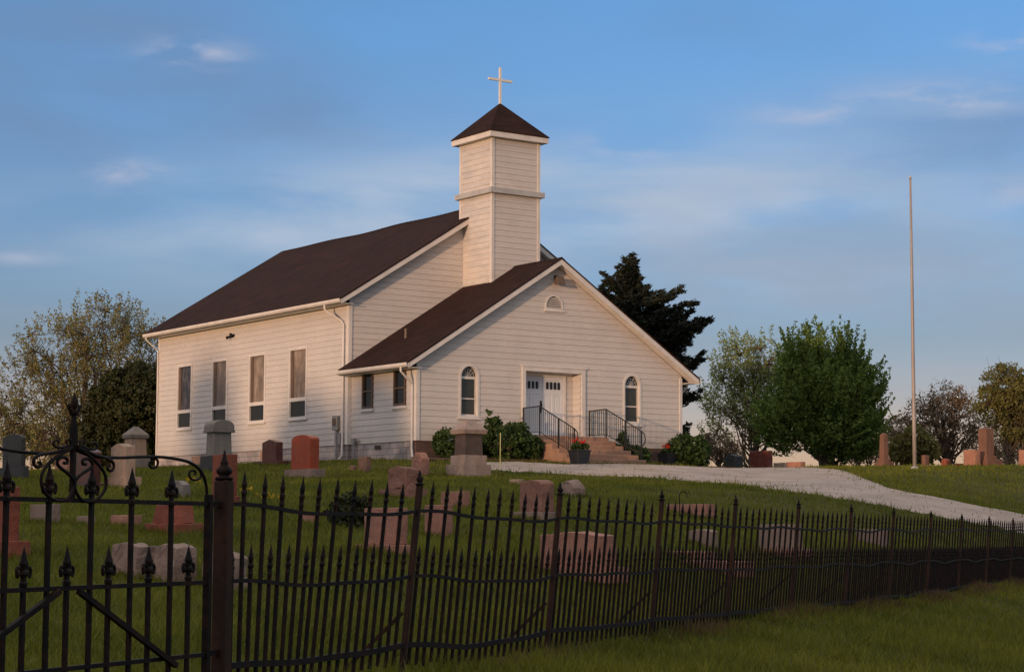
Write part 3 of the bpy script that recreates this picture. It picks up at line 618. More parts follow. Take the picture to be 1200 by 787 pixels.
for bx in (((q0[0],q0[1],TWALL-.205),(q1[0],q0[1]+.025,TWALL-.02)),((q0[0],q1[1]-.025,TWALL-.205),(q1[0],q1[1],TWALL-.02)),((q0[0],q0[1]+.026,TWALL-.205),(q0[0]+.025,q1[1]-.026,TWALL-.02)),((q1[0]-.025,q0[1]+.026,TWALL-.205),(q1[0],q1[1]-.026,TWALL-.02))): m.box(*bx)
m.build('tower_fascia',M['trim'],tower)
m=MB(); k=.025; cyt=(TY+tb)/2; z=TWALL-.018
m.add([(q0[0]-k,q0[1]-k,z),(q1[0]+k,q0[1]-k,z),(q1[0]+k,q1[1]+k,z),(q0[0]-k,q1[1]+k,z),(q0[0]-k,q0[1]-k,z+.03),(q1[0]+k,q0[1]-k,z+.03),(q1[0]+k,q1[1]+k,z+.03),(q0[0]-k,q1[1]+k,z+.03),(CX,cyt,TAP)],
  [(3,2,1,0),(0,1,5,4),(1,2,6,5),(2,3,7,6),(3,0,4,7),(4,5,8),(5,6,8),(6,7,8),(7,4,8)]); m.build('tower_roof',M['shingle'],tower)
m=MB(); m.box((CX-.04,cyt-.03,TAP-.08),(CX+.04,cyt+.03,TAP+1.27)); m.box((CX-.5,cyt-.032,TAP+.78),(CX-.041,cyt+.032,TAP+.86)); m.box((CX+.041,cyt-.032,TAP+.78),(CX+.5,cyt+.032,TAP+.86)); m.build('cross',M['cross'],tower)

# ------------------------------------------------------------------ steps, railings
steps=MB(); gy0=h1(5.5,-3.1)-.15; top=.262; nst=6; rise=(top-(h1(5.5,-3.2)))/nst; run=.40; land=1.05
steps.box((4.02,-land,gy0),(6.98,-.065,top))
for k in range(1,nst):
    steps.box((4.02,-land-k*run,gy0),(6.98,-land-(k-1)*run-.0005,top-k*rise))
tag(steps.build('front_steps',M['step'],bevel=.012),'tan concrete steps climbing to the double doors of the church','steps')
def railing(x,label):
    r=empty('stair_railing',(x,-.2,top),0,label,'railing','black railings on the church steps')
    def P(y,z): return (0,y+.2,z-top)
    y1=-.12;y2=-land; y3=-land-(nst-1)*run+.1; hR=.92
    zb=top+.1; drop=(nst-1)*rise
    zf=lambda y: top if y>y2 else top-(y2-y)/(y2-y3)*drop*.97
    m=MB(); m.tube([P(y1,top+hR),P(y2,top+hR+.02),P(y3,zf(y3)+hR),P(y3-.16,zf(y3)+hR-.12),P(y3-.2,zf(y3)+hR-.3),P(y3-.12,zf(y3)+hR-.45),P(y3-.02,zf(y3)+hR-.48)],.021,8); m.build('handrail',M['rail'],r,smooth=True)
    m=MB(); m.bar(P(y1,top+.1),P(y2,top+.1),.02); m.bar(P(y2,top+.1),P(y3,zf(y3)+.12),.02); m.build('bottom_rail',M['rail'],r)
    for y in (y1,y2,(y2+y3)/2-.1,y3):
        m=MB(); m.bar(P(y,zf(y)-(.0 if y>y2-.01 else .12)),P(y,zf(y)+hR),.036); m.build('railing_post',M['rail'],r)
    y=y1-.1
    while y>y3+.05:
        m=MB(); m.bar(P(y,zf(y)+.1),P(y,zf(y)+hR),.014); m.build('baluster',M['rail'],r); y-=.115
railing(4.12,'black iron railing up the left side of the church steps'); railing(6.86,'black iron railing up the right side of the church steps')

# ------------------------------------------------------------------ headstones
def facY(x): return .571+(x-600)/FOC*.821
def facX(x): return .821-(x-600)/FOC*.571
def face_poly(shape,w,h):
    a=w/2
    if shape=='arch': return [(-a,0),(a,0),(a,h*.86)]+[(a*math.cos(t),h*.86+h*.14*math.sin(t)) for t in np.linspace(.15,math.pi-.15,9)]+[(-a,h*.86)]
    if shape=='round': return [(-a,0),(a,0),(a,h-a*.9)]+[(a*math.cos(t),h-a*.9+a*.9*math.sin(t)) for t in np.linspace(.15,math.pi-.15,11)]+[(-a,h-a*.9)]
    if shape=='serp':
        return [(-a,0),(a,0)]+[(a*u,h*(.90+.10*math.cos(u*math.pi)*.5+.05)) for u in np.linspace(1,-1,13)]
    if shape=='taper': return [(-a,0),(a,0),(a*.72,h),(-a*.72,h)]
    if shape=='point': return [(-a,0),(a,0),(a,h*.72),(a*.35,h),(-a*.35,h*.97),(-a,h*.75)]
    if shape=='gable': return [(-a,0),(a,0),(a,h*.86),(0,h),(-a,h*.86)]
    return [(-a,0),(a,0),(a,h),(-a,h)]
def slab(shape,w,t,h,z0=0,rough=0,bev=.012,taper=0,slant=0):
    """block standing on z0: its face looks to -X, width along Y"""
    m=MB(); p=face_poly(shape,w,h)
    m.extrude([(-t/2,y,z+z0) for y,z in p],(t,0,0))
    if taper or slant:
        vs=[]
        for (x,y,z) in m.v:
            f=(z-z0)/h; x2=x*(1-taper*f)
            if slant and x<0: x2=-t/2+slant*t*f
            vs.append((x2,y,z))
        m.v=vs
    return m
def finish(m,name,matl,parent,bev=.012,rough=0):
    o=m.build(name,matl,parent,bevel=bev,seg=2)
    if rough:
        me=o.data; bm=bmesh.new(); bm.from_mesh(me); bmesh.ops.triangulate(bm,faces=bm.faces)
        bmesh.ops.subdivide_edges(bm,edges=[e for e in bm.edges if e.calc_length()>.12],cuts=2,use_grid_fill=True)
        bmesh.ops.subdivide_edges(bm,edges=[e for e in bm.edges if e.calc_length()>.10],cuts=1,use_grid_fill=True)
        from mathutils import noise as mn
        off=Vector((random.random()*50,random.random()*50,0))
        for v in bm.verts:
            if v.co.z>.02: 
                d=mn.noise_vector(v.co*5+off)*rough+mn.noise_vector(v.co*14+off)*rough*.45; v.co+=d
        bm.to_mesh(me); bm.free()
    return o
STONES=0; FOOT=[]
def stone(label,xl,xm,xr,yt,yb,shape,color,base=None,name='headstone',rough=0,slant=0,taper=0,cat='headstone',tilt=0,group='headstones in the cemetery',col2=None):
    """xl..xm lit face, xm..xr narrow side, yt top, yb foot, in the photograph; turned into metres at the stone's distance"""
    global STONES; STONES+=1
    ybase=base[2] if base else yb
    p,z=on_ground((xl+xr)/2,ybase)
    FOOT.append([p[0],p[1],z])
    px=z/FOC; w=max(.12,(xm-xl)*px/facY((xl+xm)/2)); t=max(.07,(xr-xm)*px/facX((xm+xr)/2))
    root=empty(name,(p[0],p[1],p[2]-.03),R(random.uniform(-2,2)),label,cat,group)
    zb=0
    if base:
        bl,br,_,ytop=base; hb=(yb_ := (ybase-ytop))*px*.93+.03
        tot=(br-bl); sc=tot/max(1,(xr-xl)); wb=w*sc; tb_=t*min(sc*1.05,2.6)
        m=slab('flat',wb,tb_,hb); finish(m,'base',G[col2 or color],root,.012,.012 if rough else .006); zb=hb
        h=(ytop-yt)*px*.99
    else: h=(yb-yt)*px*.97+.03; wb,tb_=w,t
    FOOT[-1]+=[wb,tb_]
    m=slab(shape,w,t,h+.0,zb-.002,taper=taper,slant=slant)
    o=finish(m,'tablet',G[color],root,.012 if min(w,t)>.1 else .008,rough)
    root.rotation_euler=(R(tilt),R(random.uniform(-1.2,1.2)),root.rotation_euler[2])
    return root,w,t,h,zb,px
# back rows near the church
stone('tall dark grey rounded headstone on a wide base at the left edge',2,25,30,507,546,'arch','darkgrey',(0,36,561,546))
stone('large red granite tablet on a red base, cut by the left edge of the photo',-12,8,22,568,632,'flat','red',(-22,38,652,632),rough=.01)
stone('dark red tablet with pale rounded top seen behind the gate scroll',84,106,118,525,566,'arch','darkred',(80,121,572,566))
stone('low pale pink stone seen through the left loop of the gate scroll',64,79,86,535,553,'flat','pink')
r_,w_,t_,h_,zb_,px_=stone('beige headstone with rolled top on a rough base, in front of the capped column',129,146,158,518,558,'serp','beige',(123,166,572,558))
m=MB(); m.tube([(t_*.5,-w_*.45,zb_+h_*.9),(t_*.5,w_*.45,zb_+h_*.9)],.04,8); m.build('rolled_edge',G['grey'],r_,smooth=True)
# column with a pyramid cap
def pillar(label,xc,xw,yt,levels,ybase,tw_,color,cat='monument',name='monument',capdrop=.5,group='monuments in the cemetery'):
    """levels: list of (y_top,y_bottom,px_width,kind,colour) from the top down"""
    p,z=on_ground(xc,ybase); px=z/FOC; k=1/(facY(xc)+facX(xc))
    root=empty(name,(p[0],p[1],p[2]-.03),R(random.uniform(-2,2)),label,cat,group)
    for i,(a,b,wpx,kind,cn) in enumerate(levels):
        w=wpx*px*k; z0=(ybase-b)*px*.985+.03; z1=(ybase-a)*px*.985+.03
        if i==len(levels)-1: z0=-.05; FOOT.append([p[0],p[1],z,w,w])
        m=MB(); h=w/2
        if kind=='pyramid':
            zc=z0+(z1-z0)*.28; t2=w*.10
            m.hexa([(-h*.93,-h*.93,z0),(h*.93,-h*.93,z0),(h*.93,h*.93,z0),(-h*.93,h*.93,z0)],[(-h,-h,zc),(h,-h,zc),(h,h,zc),(-h,h,zc)])
            m2=MB(); m.hexa([(-h,-h,zc+.001),(h,-h,zc+.001),(h,h,zc+.001),(-h,h,zc+.001)],[(-t2,-t2,z1),(t2,-t2,z1),(t2,t2,z1),(-t2,t2,z1)]); nm='cap'
        elif kind=='roll':
            n=10; m.extrude([(-h*.5-.0,-h,z0),(h*.5,-h,z0)]+[(h*.5*math.cos(t),-h,z0+(z1-z0)*(.35+.65*math.sin(t))) for t in np.linspace(0,math.pi,n)],(0,w,0)); nm='cap'
            m.v=[(x*2,y,z_) for x,y,z_ in m.v]
        elif kind=='lip': m.box((-h,-h,z0),(h,h,z1)); nm='lip'
        elif kind=='obelisk': m.hexa([(-h,-h,z0),(h,-h,z0),(h,h,z0),(-h,h,z0)],[(-h*.7,-h*.7,z1-.12),(h*.7,-h*.7,z1-.12),(h*.7,h*.7,z1-.12),(-h*.7,h*.7,z1-.12)]); m.hexa([(-h*.7,-h*.7,z1-.119),(h*.7,-h*.7,z1-.119),(h*.7,h*.7,z1-.119),(-h*.7,h*.7,z1-.119)],[(-.01,-.01,z1)]*4 if 0 else [(-.02,-.02,z1),(.02,-.02,z1),(.02,.02,z1),(-.02,.02,z1)]); nm='shaft'
        elif kind=='taper': m.hexa([(-h,-h,z0),(h,-h,z0),(h,h,z0),(-h,h,z0)],[(-h*.93,-h*.93,z1),(h*.93,-h*.93,z1),(h*.93,h*.93,z1),(-h*.93,h*.93,z1)]); nm='shaft'
        else: m.box((-h,-h,z0),(h,h,z1)); nm='base'
        finish(m,nm,G[cn],root,.012 if kind!='obelisk' else .005,.006 if kind in('base',) else 0)
    return root
pillar('stone pillar with a grey pyramid cap at the foot of the dark evergreen',158,32,500,[(499,513,33,'pyramid','grey'),(513,533,27,'taper','beige'),(533,548,36,'base','grey')],550,30,'grey')
pillar('tall grey monument with a rolled cap standing before the long side wall of the church',256,34,492,[(491,503,36,'roll','grey'),(503,506,38,'lip','grey'),(506,534,31,'taper','grey'),(534,550,44,'base','darkgrey')],552,30,'grey')
stone('red-brown granite tablet behind the rusty gate post',248,262,278,531,580,'flat','red',(246,281,592,580),rough=.006)
stone('small leaning grey marker above the pyramid-shaped red stone',199,214,223,562,582,'point','grey',rough=.02,name='grave_marker',cat='grave marker')
stone('small pale pink block seen below the left half of the gate scroll',35,56,70,590,613,'flat','palepink')
stone('tiny whitish block between the gate pickets right of the pale pink block',89,104,112,604,615,'flat','palepink',name='grave_marker',cat='grave marker')
stone('low reddish block left of the sloping red stone',129,150,167,603,617,'flat','pink',rough=.015,name='grave_marker',cat='grave marker')
stone('red stone with sloping sides on a red base, seen through the gate',178,206,229,590,612,'taper','red',(170,240,625,612),rough=.012)
stone('rough pinkish-grey stone low in the gate, left one of the pair',131,158,180,634,675,'serp','palepink',rough=.03)
stone('rough pinkish-grey stone low in the gate, right one of the pair',178,205,230,635,683,'serp','palepink',rough=.03)
stone('pinkish-grey stone partly hidden behind the rusty gate post, low down',238,262,291,645,691,'arch','palepink',rough=.03)
stone('polished dark red headstone on a slab against the church side wall',307,323,331,514,541,'gable','darkred',(293,338,545,540))
r_,w_,t_,h_,zb_,px_=stone('bright red polished headstone with curved top on a pale granite base',341,362,373,508,549,'arch','brightred',(334,380,561,549),col2='palepink')
stone('small brown block on the grass between the red headstone and the downspout',419,429,435,535,553,'flat','brown',rough=.02,name='grave_marker',cat='grave marker')
stone('tiny dark stub beside the small brown block',409,414,418,545,552,'arch','brown',rough=.02,name='grave_marker',cat='grave marker')
stone('rough unpolished grey-pink headstone on a stepped base, left of the capped monument',453,477,491,546,572,'serp','rough',(443,501,583,572),rough=.03)
stone('pointed reddish stone in front of the church corner',482,494,503,529,558,'point','pink',rough=.02)
pillar('dark monument with a pale pyramid cap and two-step granite base before the bushes',549,54,492,[(491,508,46,'pyramid','monument'),(508,533,34,'taper','darkmon'),(533,544,43,'base','monument'),(544,559,53,'base','monument')],559,30,'monument')
stone('pink granite headstone on a matching base behind the first fence panel',426,462,476,594,637,'flat','pink',(416,485,646,637),rough=.008)
stone('pale pink headstone with a dark side just right of the first leaning fence post',497,520,531,590,629,'flat','pink')
stone('low reddish headstone right behind the pale pink one with a dark side',516,540,551,575,595,'flat','pink',rough=.01)
stone('rounded reddish-brown headstone on a white base near the gravel drive',608,634,649,561,599,'arch','rough',(600,657,609,599),col2='palepink',rough=.015)
stone('small pale slab peeping out left of the rounded reddish-brown headstone',597,608,614,561,568,'flat','beige',name='grave_marker',cat='grave marker')
stone('small pale boulder-shaped marker right of the rounded reddish-brown headstone',656,670,685,562,581,'round','palepink',rough=.03,name='grave_marker',cat='grave marker')
stone('small flat pink block behind the first fence panel, above the short pickets',349,366,374,602,614,'flat','pink',name='grave_marker',cat='grave marker')
stone('little grey-pink block between the two pink headstones behind the fence',480,490,496,600,608,'flat','pink',name='grave_marker',cat='grave marker')
stone('wide pink granite family headstone with curved top and long base behind the second leaning post',632,703,722,621,662,'serp','pink',(618,738,678,662),rough=.012)
stone('low wide pink stone with a dark end beside the shepherd hook',780,828,838,590,604,'flat','pink',name='headstone')
stone('small pale pink squared headstone behind the fourth fence panel',807,832,842,619,640,'arch','palepink')
stone('low pink slab just behind the pickets, left of the pair of low slabs',776,826,838,645,656,'flat','pink',name='grave_marker',cat='grave marker')
stone('long low pink slab just behind the pickets, right of the pair of low slabs',796,868,884,656,672,'flat','pink',name='grave_marker',cat='grave marker')
stone('wide pale headstone on a long base behind the fourth and fifth leaning posts',890,929,941,613,642,'flat','palepink',(878,950,652,642),col2='pink')
stone('plain pale pink block, farthest right of the stones behind the fence',1003,1034,1042,619,639,'flat','palepink')
stone('flush reddish marker lying in the grass left of the wide family headstone',543,571,576,633,638,'flat','brown',name='grave_marker',cat='grave marker')
# far stones on the crest of the hill; stood at a set distance just over the brow
def crest(label,xl,xm,xr,yt,z,shape,color,name='headstone',base=0,cat='headstone'):
    q=at_depth((xl+xr)/2,540,z); g=h1(q[0],q[1]); px=z/FOC
    w=(xm-xl)*px/facY(xl); t=max(.15,(xr-xm)*px/facX(xr))
    zt=at_depth((xl+xr)/2,yt,z)[2]; root=empty(name,(q[0],q[1],g-.03),R(random.uniform(-3,3)),label,cat,'stones along the brow of the hill')
    h=zt-g+.03
    if base: finish(slab('flat',w*1.45,t*1.6,base),'base',G[color],root,.01)
    finish(slab(shape,w,t,h-base+.002,base-.002),'tablet',G[color],root,.012,.008)
    return root
crest('dark red block headstone on the brow, right of the church',879,899,905,528,74,'flat','darkred')
crest('dark blue-grey gabled stone on the brow beside the bare shrub',848,862,871,532,77,'gable','bluegrey')
crest('low pink stone on the brow under the big green tree',921,938,944,541,74.5,'flat','pink')
crest('low grey slab on the brow under the big green tree',906,920,926,542,75,'flat','grey',name='grave_marker',cat='grave marker')
def crest_obelisk(label,xc,w,yt,z,color,ws=.6):
    q=at_depth(xc,540,z); g=h1(q[0],q[1]); px=z/FOC; zt=at_depth(xc,yt,z)[2]; h=zt-g+.03; k=1/(facX(xc)+facY(xc)); s=w*px*k
    root=empty('obelisk',(q[0],q[1],g-.03),0,label,'obelisk','stones along the brow of the hill')
    m=MB(); m.box((-s*.8,-s*.8,0),(s*.8,s*.8,h*.16)); finish(m,'base',G[color],root,.015,.01)
    m=MB(); a=s*.52; m.box((-a,-a,h*.16-.002),(a,a,h*.28)); finish(m,'plinth',G[color],root,.015)
    m=MB(); a=s*.38; b=a*ws/.6*.8; m.hexa([(-a,-a,h*.28),(a,-a,h*.28),(a,a,h*.28),(-a,a,h*.28)],[(-b,-b,h*.95),(b,-b,h*.95),(b,b,h*.95),(-b,b,h*.95)])
    m.hexa([(-b,-b,h*.9501),(b,-b,h*.9501),(b,b,h*.9501),(-b,b,h*.9501)],[(-.03,-.03,h),(.03,-.03,h),(.03,.03,h),(-.03,.03,h)]); finish(m,'shaft',G[color],root,.006)
crest_obelisk('slim red obelisk on the brow left of the flagpole',1036,15,507,77,'obelisk')
crest_obelisk('broad red-brown obelisk on the brow at the right, beside the large pink block',1156,24,500,77,'obelisk',.75)
crest('narrow red headstone on the brow just right of the flagpole',1080,1084,1089,533,76,'flat','obelisk')
crest('small rounded red stone on the brow under the bare reddish tree',1103,1109,1114,537,76,'round','red')
crest('low dark stone on the brow left of the large pink block',1117,1125,1129,543,76,'flat','darkred')
crest('large plain pink block on the brow left of the broad obelisk',1129,1143,1149,527,76.5,'flat','pink')
crest('pink stone cut by the right edge of the photo on the brow',1194,1206,1213,527,76,'flat','pink')

# ------------------------------------------------------------------ iron fence and gate
p0=at_depth(262,600,fz(262)); FDIR=np.array([math.sin(-YAW+R(23.1)),math.cos(-YAW+R(23.1))]); FDIR/=np.linalg.norm(FDIR)
DEP=float(FDIR@(FW[:2]/HOR))*HOR   # depth gained per metre along the fence (approx.)
def s_of(x):      # metres along the fence from the gate post, for a column of the photo
    # intersect the column's vertical plane with the fence line
    d=ray(x,600)[:2]; A=np.array([[d[0],-FDIR[0]],[d[1],-FDIR[1]]]); t=np.linalg.solve(A,p0[:2]-CAM[:2]); return t[1]
FN=np.array([-FDIR[1],FDIR[0]])     # towards the graves
def FP(s,h,off=0):  # h relative to the eye
    off=off+.082*(.35-h)*float(np.interp(s,[.05,1.2],[0,1]))      # the old fence leans outwards
    q=p0[:2]+FDIR*s+FN*off; return (q[0],q[1],CAM[2]+h)
def gh(s,off=0):
    q=p0[:2]+FDIR*s+FN*off; return h1(q[0],q[1])-CAM[2]
xs_=lambda pts:(np.array([s_of(x) for x,_ in pts]),np.array([h for _,h in pts]))
RT_=xs_([(262,.13),(480,.127),(640,.10),(772,.098),(900,.055),(997,.038),(1200,.058)]); RM_=xs_([(262,-.293),(480,-.298),(560,-.333),(640,-.346),(774,-.328),(900,-.369),(937,-.362),(1187,-.44)])
RB_=xs_([(262,-.748),(480,-.745),(560,-.79),(648,-.77),(765,-.767),(853,-.787),(1000,-.84),(1087,-.834),(1187,-.83)])
def rail_h(tab,s): return float(np.interp(s,tab[0],tab[1]))
PS=[s_of(x) for x in (262,489,655,775,862,936,998,1048,1092,1128,1160,1188)]
D0=(PS[-1]-PS[1])/10.
PS+= [PS[-1]+D0*k for k in range(1,9)]
fence=empty('iron_fence',FP(0,gh(0)),0,'long rusty black wrought-iron picket fence running from the gate to the right edge','fence')
FO=np.array(fence.location)
def loc(p,o=FO): return tuple(np.array(p)-o)
def lean(s): return float(np.interp(s,[0,.5,PS[1],PS[3],PS[5],PS[8],99],[0,.02,.04,.035,.03,.01,0]))
def wavy(s,a=.012): return a*math.sin(s*2.3+1)+a*.6*math.sin(s*5.1)
HEAD=[(-.10,.010),(-.085,.0175),(-.07,.0195),(-.058,.0105),(-.045,.012),(-.03,.0225),(-.018,.0215),(-.006,.011),(.004,.016),(.02,.0205),(.045,.0135),(.075,.0065),(.10,.001)]
def picket_mesh(m,s,top,bot,ln,w=.019,big=False,o=FO):
    b=Vector(loc(FP(s-ln*.15,bot),o)); t=Vector(loc(FP(s+ln*(top-bot)*.85,top-.10),o)); d=(t-b).normalized()
    m.bar(b,t,w*1.0,w,up=(FN[0],FN[1],0))
    k=1.35 if big else 1.0
    n=6; vs=[];fs=[]
    for (z,r) in HEAD:
        c=t+d*((z+.10)*.5*1.0 if False else (z+0.0)); 
        for j in range(n):
            a=2*math.pi*j/n
            vs.append(c+Vector((FDIR[0]*math.cos(a)*r*k+FN[0]*math.sin(a)*r*.7*k,FDIR[1]*math.cos(a)*r*k+FN[1]*math.sin(a)*r*.7*k,0)))
    for i in range(len(HEAD)-1):
        for j in range(n): fs.append((i*n+j,i*n+(j+1)%n,(i+1)*n+(j+1)%n,(i+1)*n+j))
    fs.append(tuple(range(n))[::-1]); fs.append(tuple((len(HEAD)-1)*n+j for j in range(n)))
    m.add(vs,fs)
    if big:   # curled side leaves of the fleur
        for sg in (-1,1):
            pts=[]
            for u in np.linspace(0,1,7):
                a=u*4.2; rr=.017*(1-.45*u); cx=sg*(.012+.020); pts.append(t+d*(-.022+.026*math.sin(a))+Vector((FDIR[0],FDIR[1],0))*sg*(.036-.024*math.cos(a)*(1-.4*u)))
            m.tube(pts,.0095,6)
def head_len(): return .10
tall=[];short=[]
for i in range(len(PS)-1):
    a,b=PS[i],PS[i+1]; n=10
    for k in range(n):
        st=a+(b-a)*(k+1)/(n+1+ .0)-.02; tall.append(st+random.uniform(-.006,.006))
    for k in range(n+1):
        ss=a+(b-a)*(k+.5)/(n+1)-.02
        short.append(ss+random.uniform(-.006,.006))
def top_of(s): return float(np.interp(s,[0,PS[1],PS[3],PS[5],PS[11]],[.315,.325,.275,.255,.23]))+wavy(s,.006)+random.uniform(-.008,.008)
def sub(n_items,make,name,label_stuff):
    for i,s in enumerate(n_items):
        if i<100:
            m=MB(); make(m,s); m.build(name,M['black'],fence)
    m=MB()
    for s in n_items[100:]: make(m,s)
    if len(n_items)>100: tag(m.build(name,M['black'],fence),kind='stuff')
sub(tall,lambda m,s: picket_mesh(m,s,top_of(s),max(rail_h(RB_,s)-.13,gh(s)-.02)+random.uniform(-.015,.015),lean(s)+random.uniform(-.008,.008)),'tall_picket','')
sub(short,lambda m,s: picket_mesh(m,s,rail_h(RM_,s)+.215+random.uniform(-.008,.008),max(rail_h(RB_,s)-.13,gh(s)-.02)+random.uniform(-.015,.015),lean(s)+random.uniform(-.008,.008)),'short_picket','')
for i in range(len(PS)-1):
    for tab,th,hh,off in ((RT_,.02,.022,.012),(RM_,.02,.022,.012),(RB_,.026,.036,.014)):
        m=MB(); n=14; ss=np.linspace(PS[i],PS[i+1],n)
        ln=lean(PS[i+1]); 
        pts=[Vector(loc(FP(s+lean(s)*(rail_h(tab,s)+.9)*.8,rail_h(tab,s)+wavy(s,.013)*(1 if tab is not RB_ else .6)-.022*math.sin(math.pi*(s-PS[i])/(PS[i+1]-PS[i])),0))) for s in ss]
        for q,r in zip(pts[:-1],pts[1:]): m.bar(q,r+(r-q)*.02,th,hh)
        m.build('rail',M['black'],fence)
for i,s in enumerate(PS):
    if i==0: continue
    ln=lean(s); g=gh(s); tp=float(np.interp(i,[1,2,3,5,11,14],[.30,.28,.275,.265,.17,.16]))
    m=MB(); b=Vector(loc(FP(s-ln*.1,g-.15))); t=Vector(loc(FP(s+ln*(tp-g)*.85,tp))); m.bar(b,t,.037,.037,up=(FN[0],FN[1],0)); po=m.build('fence_post',M['rust'],fence,bevel=.004)
    m=MB(); m.lathe(t,[(0,.03),(.008,.034),(.016,.014),(.03,.022),(.045,.024),(.06,.012),(.075,.010),(.105,.001)],8); m.build('finial',M['black'],po,smooth=True)
    m=MB(); m.bar(Vector(loc(FP(s,g+.42,.03))),Vector(loc(FP(s-.06,gh(s,.45)-.05,.45))),.022,.022); m.build('brace',M['rust'],fence)
# gate post
gp=MB(); g0=gh(0); b=Vector(loc(FP(0,g0-.2))); t=Vector(loc(FP(0,.275))); gp.bar(b,t,.088,.088,up=(FN[0],FN[1],0)); gpo=gp.build('gate_post',M['rust'],fence,bevel=.012)
m=MB(); m.lathe(t,[(0,.05),(.012,.052),(.02,.026),(.032,.04),(.05,.046),(.068,.034),(.08,.02),(.09,.024),(.10,.018),(.155,.004),(.165,.001)],10); m.build('finial',M['black'],gpo,smooth=True)
for hh in (.14,-.66):
    m=MB(); m.bar(Vector(loc(FP(-.13,hh))),Vector(loc(FP(-.02,hh))),.03); m.build('hinge',M['black'],fence)
# gate
SC=s_of(84); SR=s_of(244.5); HWG=SR-SC; SL=SC-HWG
gate=empty('iron_gate',FP(SC,gh(SC)),0,'black wrought-iron cemetery gate with scrollwork and a tall spear at its centre','gate')
GO=np.array(gate.location)
def GP(x,y):      # a point of the photo carried onto the gate's vertical plane, as metres (along, height)
    s=s_of(x); d=ray(x,y); q=p0[:2]+FDIR*s; t=np.linalg.norm(q-CAM[:2])/np.linalg.norm(d[:2]); return s,d[2]*t
def gv_(s,h,off=0): return Vector(loc(FP(s,h,off),GO))
def gbar(name,a,b,w,h=None,matl='black'):
    m=MB(); m.bar(gv_(*a),gv_(*b),w,h or w,up=(FN[0],FN[1],0) if abs(a[0]-b[0])<.05 else (0,0,1)); return m.build(name,M[matl],gate)
zt_,zm_,zb_2=.14,-.281,-.665
for hh in (zt_,zm_,zb_2): gbar('rail',(SL,hh),(SR,hh),.022,.022)
curve_top=.26
m=MB(); m.bar(gv_(SR,-.80),gv_(SR,.19),.036,up=(FN[0],FN[1],0)); m.build('stile',M['black'],gate)
m=MB(); m.bar(gv_(SL,-.80),gv_(SL,.19),.036,up=(FN[0],FN[1],0)); m.build('stile',M['black'],gate)
# pickets: tall ones and short ones between
xt=[7,57,107,154,200.6]; xsh=[29.5,80,128.7,175.5,222]
stall=sorted({round(s_of(x)-SC,4) for x in xt}); 
for s in [s_of(x) for x in xt]+[s_of(7)-.36*k for k in range(1,3)]:
    m=MB(); 
    picket_mesh(m,s,.315,-.78,0,.021,True,GO); m.build('tall_picket',M['black'],gate)
for s in [s_of(x) for x in xsh]+[s_of(29.5)-.36*k for k in range(1,3)]:
    m=MB(); picket_mesh(m,s,-.08,-.78,0,.021,True,GO); m.build('short_picket',M['black'],gate)
# diagonal braces
def gpx(lst): return [gv_(*GP(x,y),-.02) for x,y in lst]
a_,b_=GP(68,692),GP(0,744); 
m=MB(); q=gv_(*a_,-.02); r=gv_(*b_,-.02); m.bar(q,q+(r-q)*1.9,.026); m.build('diagonal_brace',M['black'],gate)
m=MB(); q,r=gpx([(90.5,692),(206,779)]); m.bar(q,r,.026); m.build('diagonal_brace',M['black'],gate)
# scrollwork, traced on the gate plane: photo crop coordinates /5.619 + origin
def cr(pts,mirror=False):
    out=[]
    for x,y in pts:
        X_=x/5.619; Y_=460+y/5.6214; s,h=GP(X_,Y_)
        if mirror: s=2*SC-s
        out.append((s,h))
    return out
def smooth(pts,n=8):
    P=[np.array(p) for p in pts]; out=[]
    for i in range(len(P)-1):
        a=P[max(i-1,0)];b=P[i];c=P[i+1];d=P[min(i+2,len(P)-1)]
        for t in np.linspace(0,1,n,endpoint=False):
            out.append(.5*((2*b)+(-a+c)*t+(2*a-5*b+4*c-d)*t*t+(-a+3*b-3*c+d)*t**3))
    out.append(P[-1]); return out
loop=[(455,362),(390,395),(310,455),(262,520),(252,590),(275,650),(320,695),(375,712),(425,698),(460,650),(470,600),(455,560),(420,525),(375,492),(355,465),(362,438),(392,425),(420,438),(418,462),(398,462)]
curl=[(452,358),(400,372),(340,392),(270,402),(225,415),(200,440),(203,472),(222,490),(245,478),(242,460),(228,458)]
topc=[(455,350),(425,345),(405,355),(370,360),(335,352),(325,328),(340,312),(360,318),(358,335)]
topc2=[(448,352),(442,335),(438,315),(420,308),(410,320),(420,330)]
for mi in (False,True):
    for pts,r in ((loop,.0085),(curl,.008),(topc,.0065),(topc2,.006)):
        m=MB(); m.tube([gv_(s,h,-.012) for s,h in smooth(cr(pts,mi),6)],r,6); m.build('scroll',M['black'],gate,smooth=True)
# sweeping top bar (right half traced, left half mirrored)
sweep=[(86,525),(97,530),(112,534.5),(140,536),(165,535),(187,535),(205,537),(222,541),(234,548.5),(241,560),(244,574),(244.5,590)]
c1=[(182,536),(186,540),(185,546),(180,548),(176,545),(177,541),(181,541)]
c2=[(236,551),(237,558),(232,562),(226,561),(223,556),(225,551),(230,552),(230,556)]
for mi in (False,True):
    for pts,r in ((sweep,.009),(c1,.007),(c2,.007)):
        pp=[GP(x,y) for x,y in pts]; pp=[(2*SC-s if mi else s,h) for s,h in pp]
        m=MB(); m.tube([gv_(s,h,.012) for s,h in smooth(pp,5)],r,6); m.build('scroll' if pts is not sweep else 'top_bar',M['black'],gate,smooth=True)
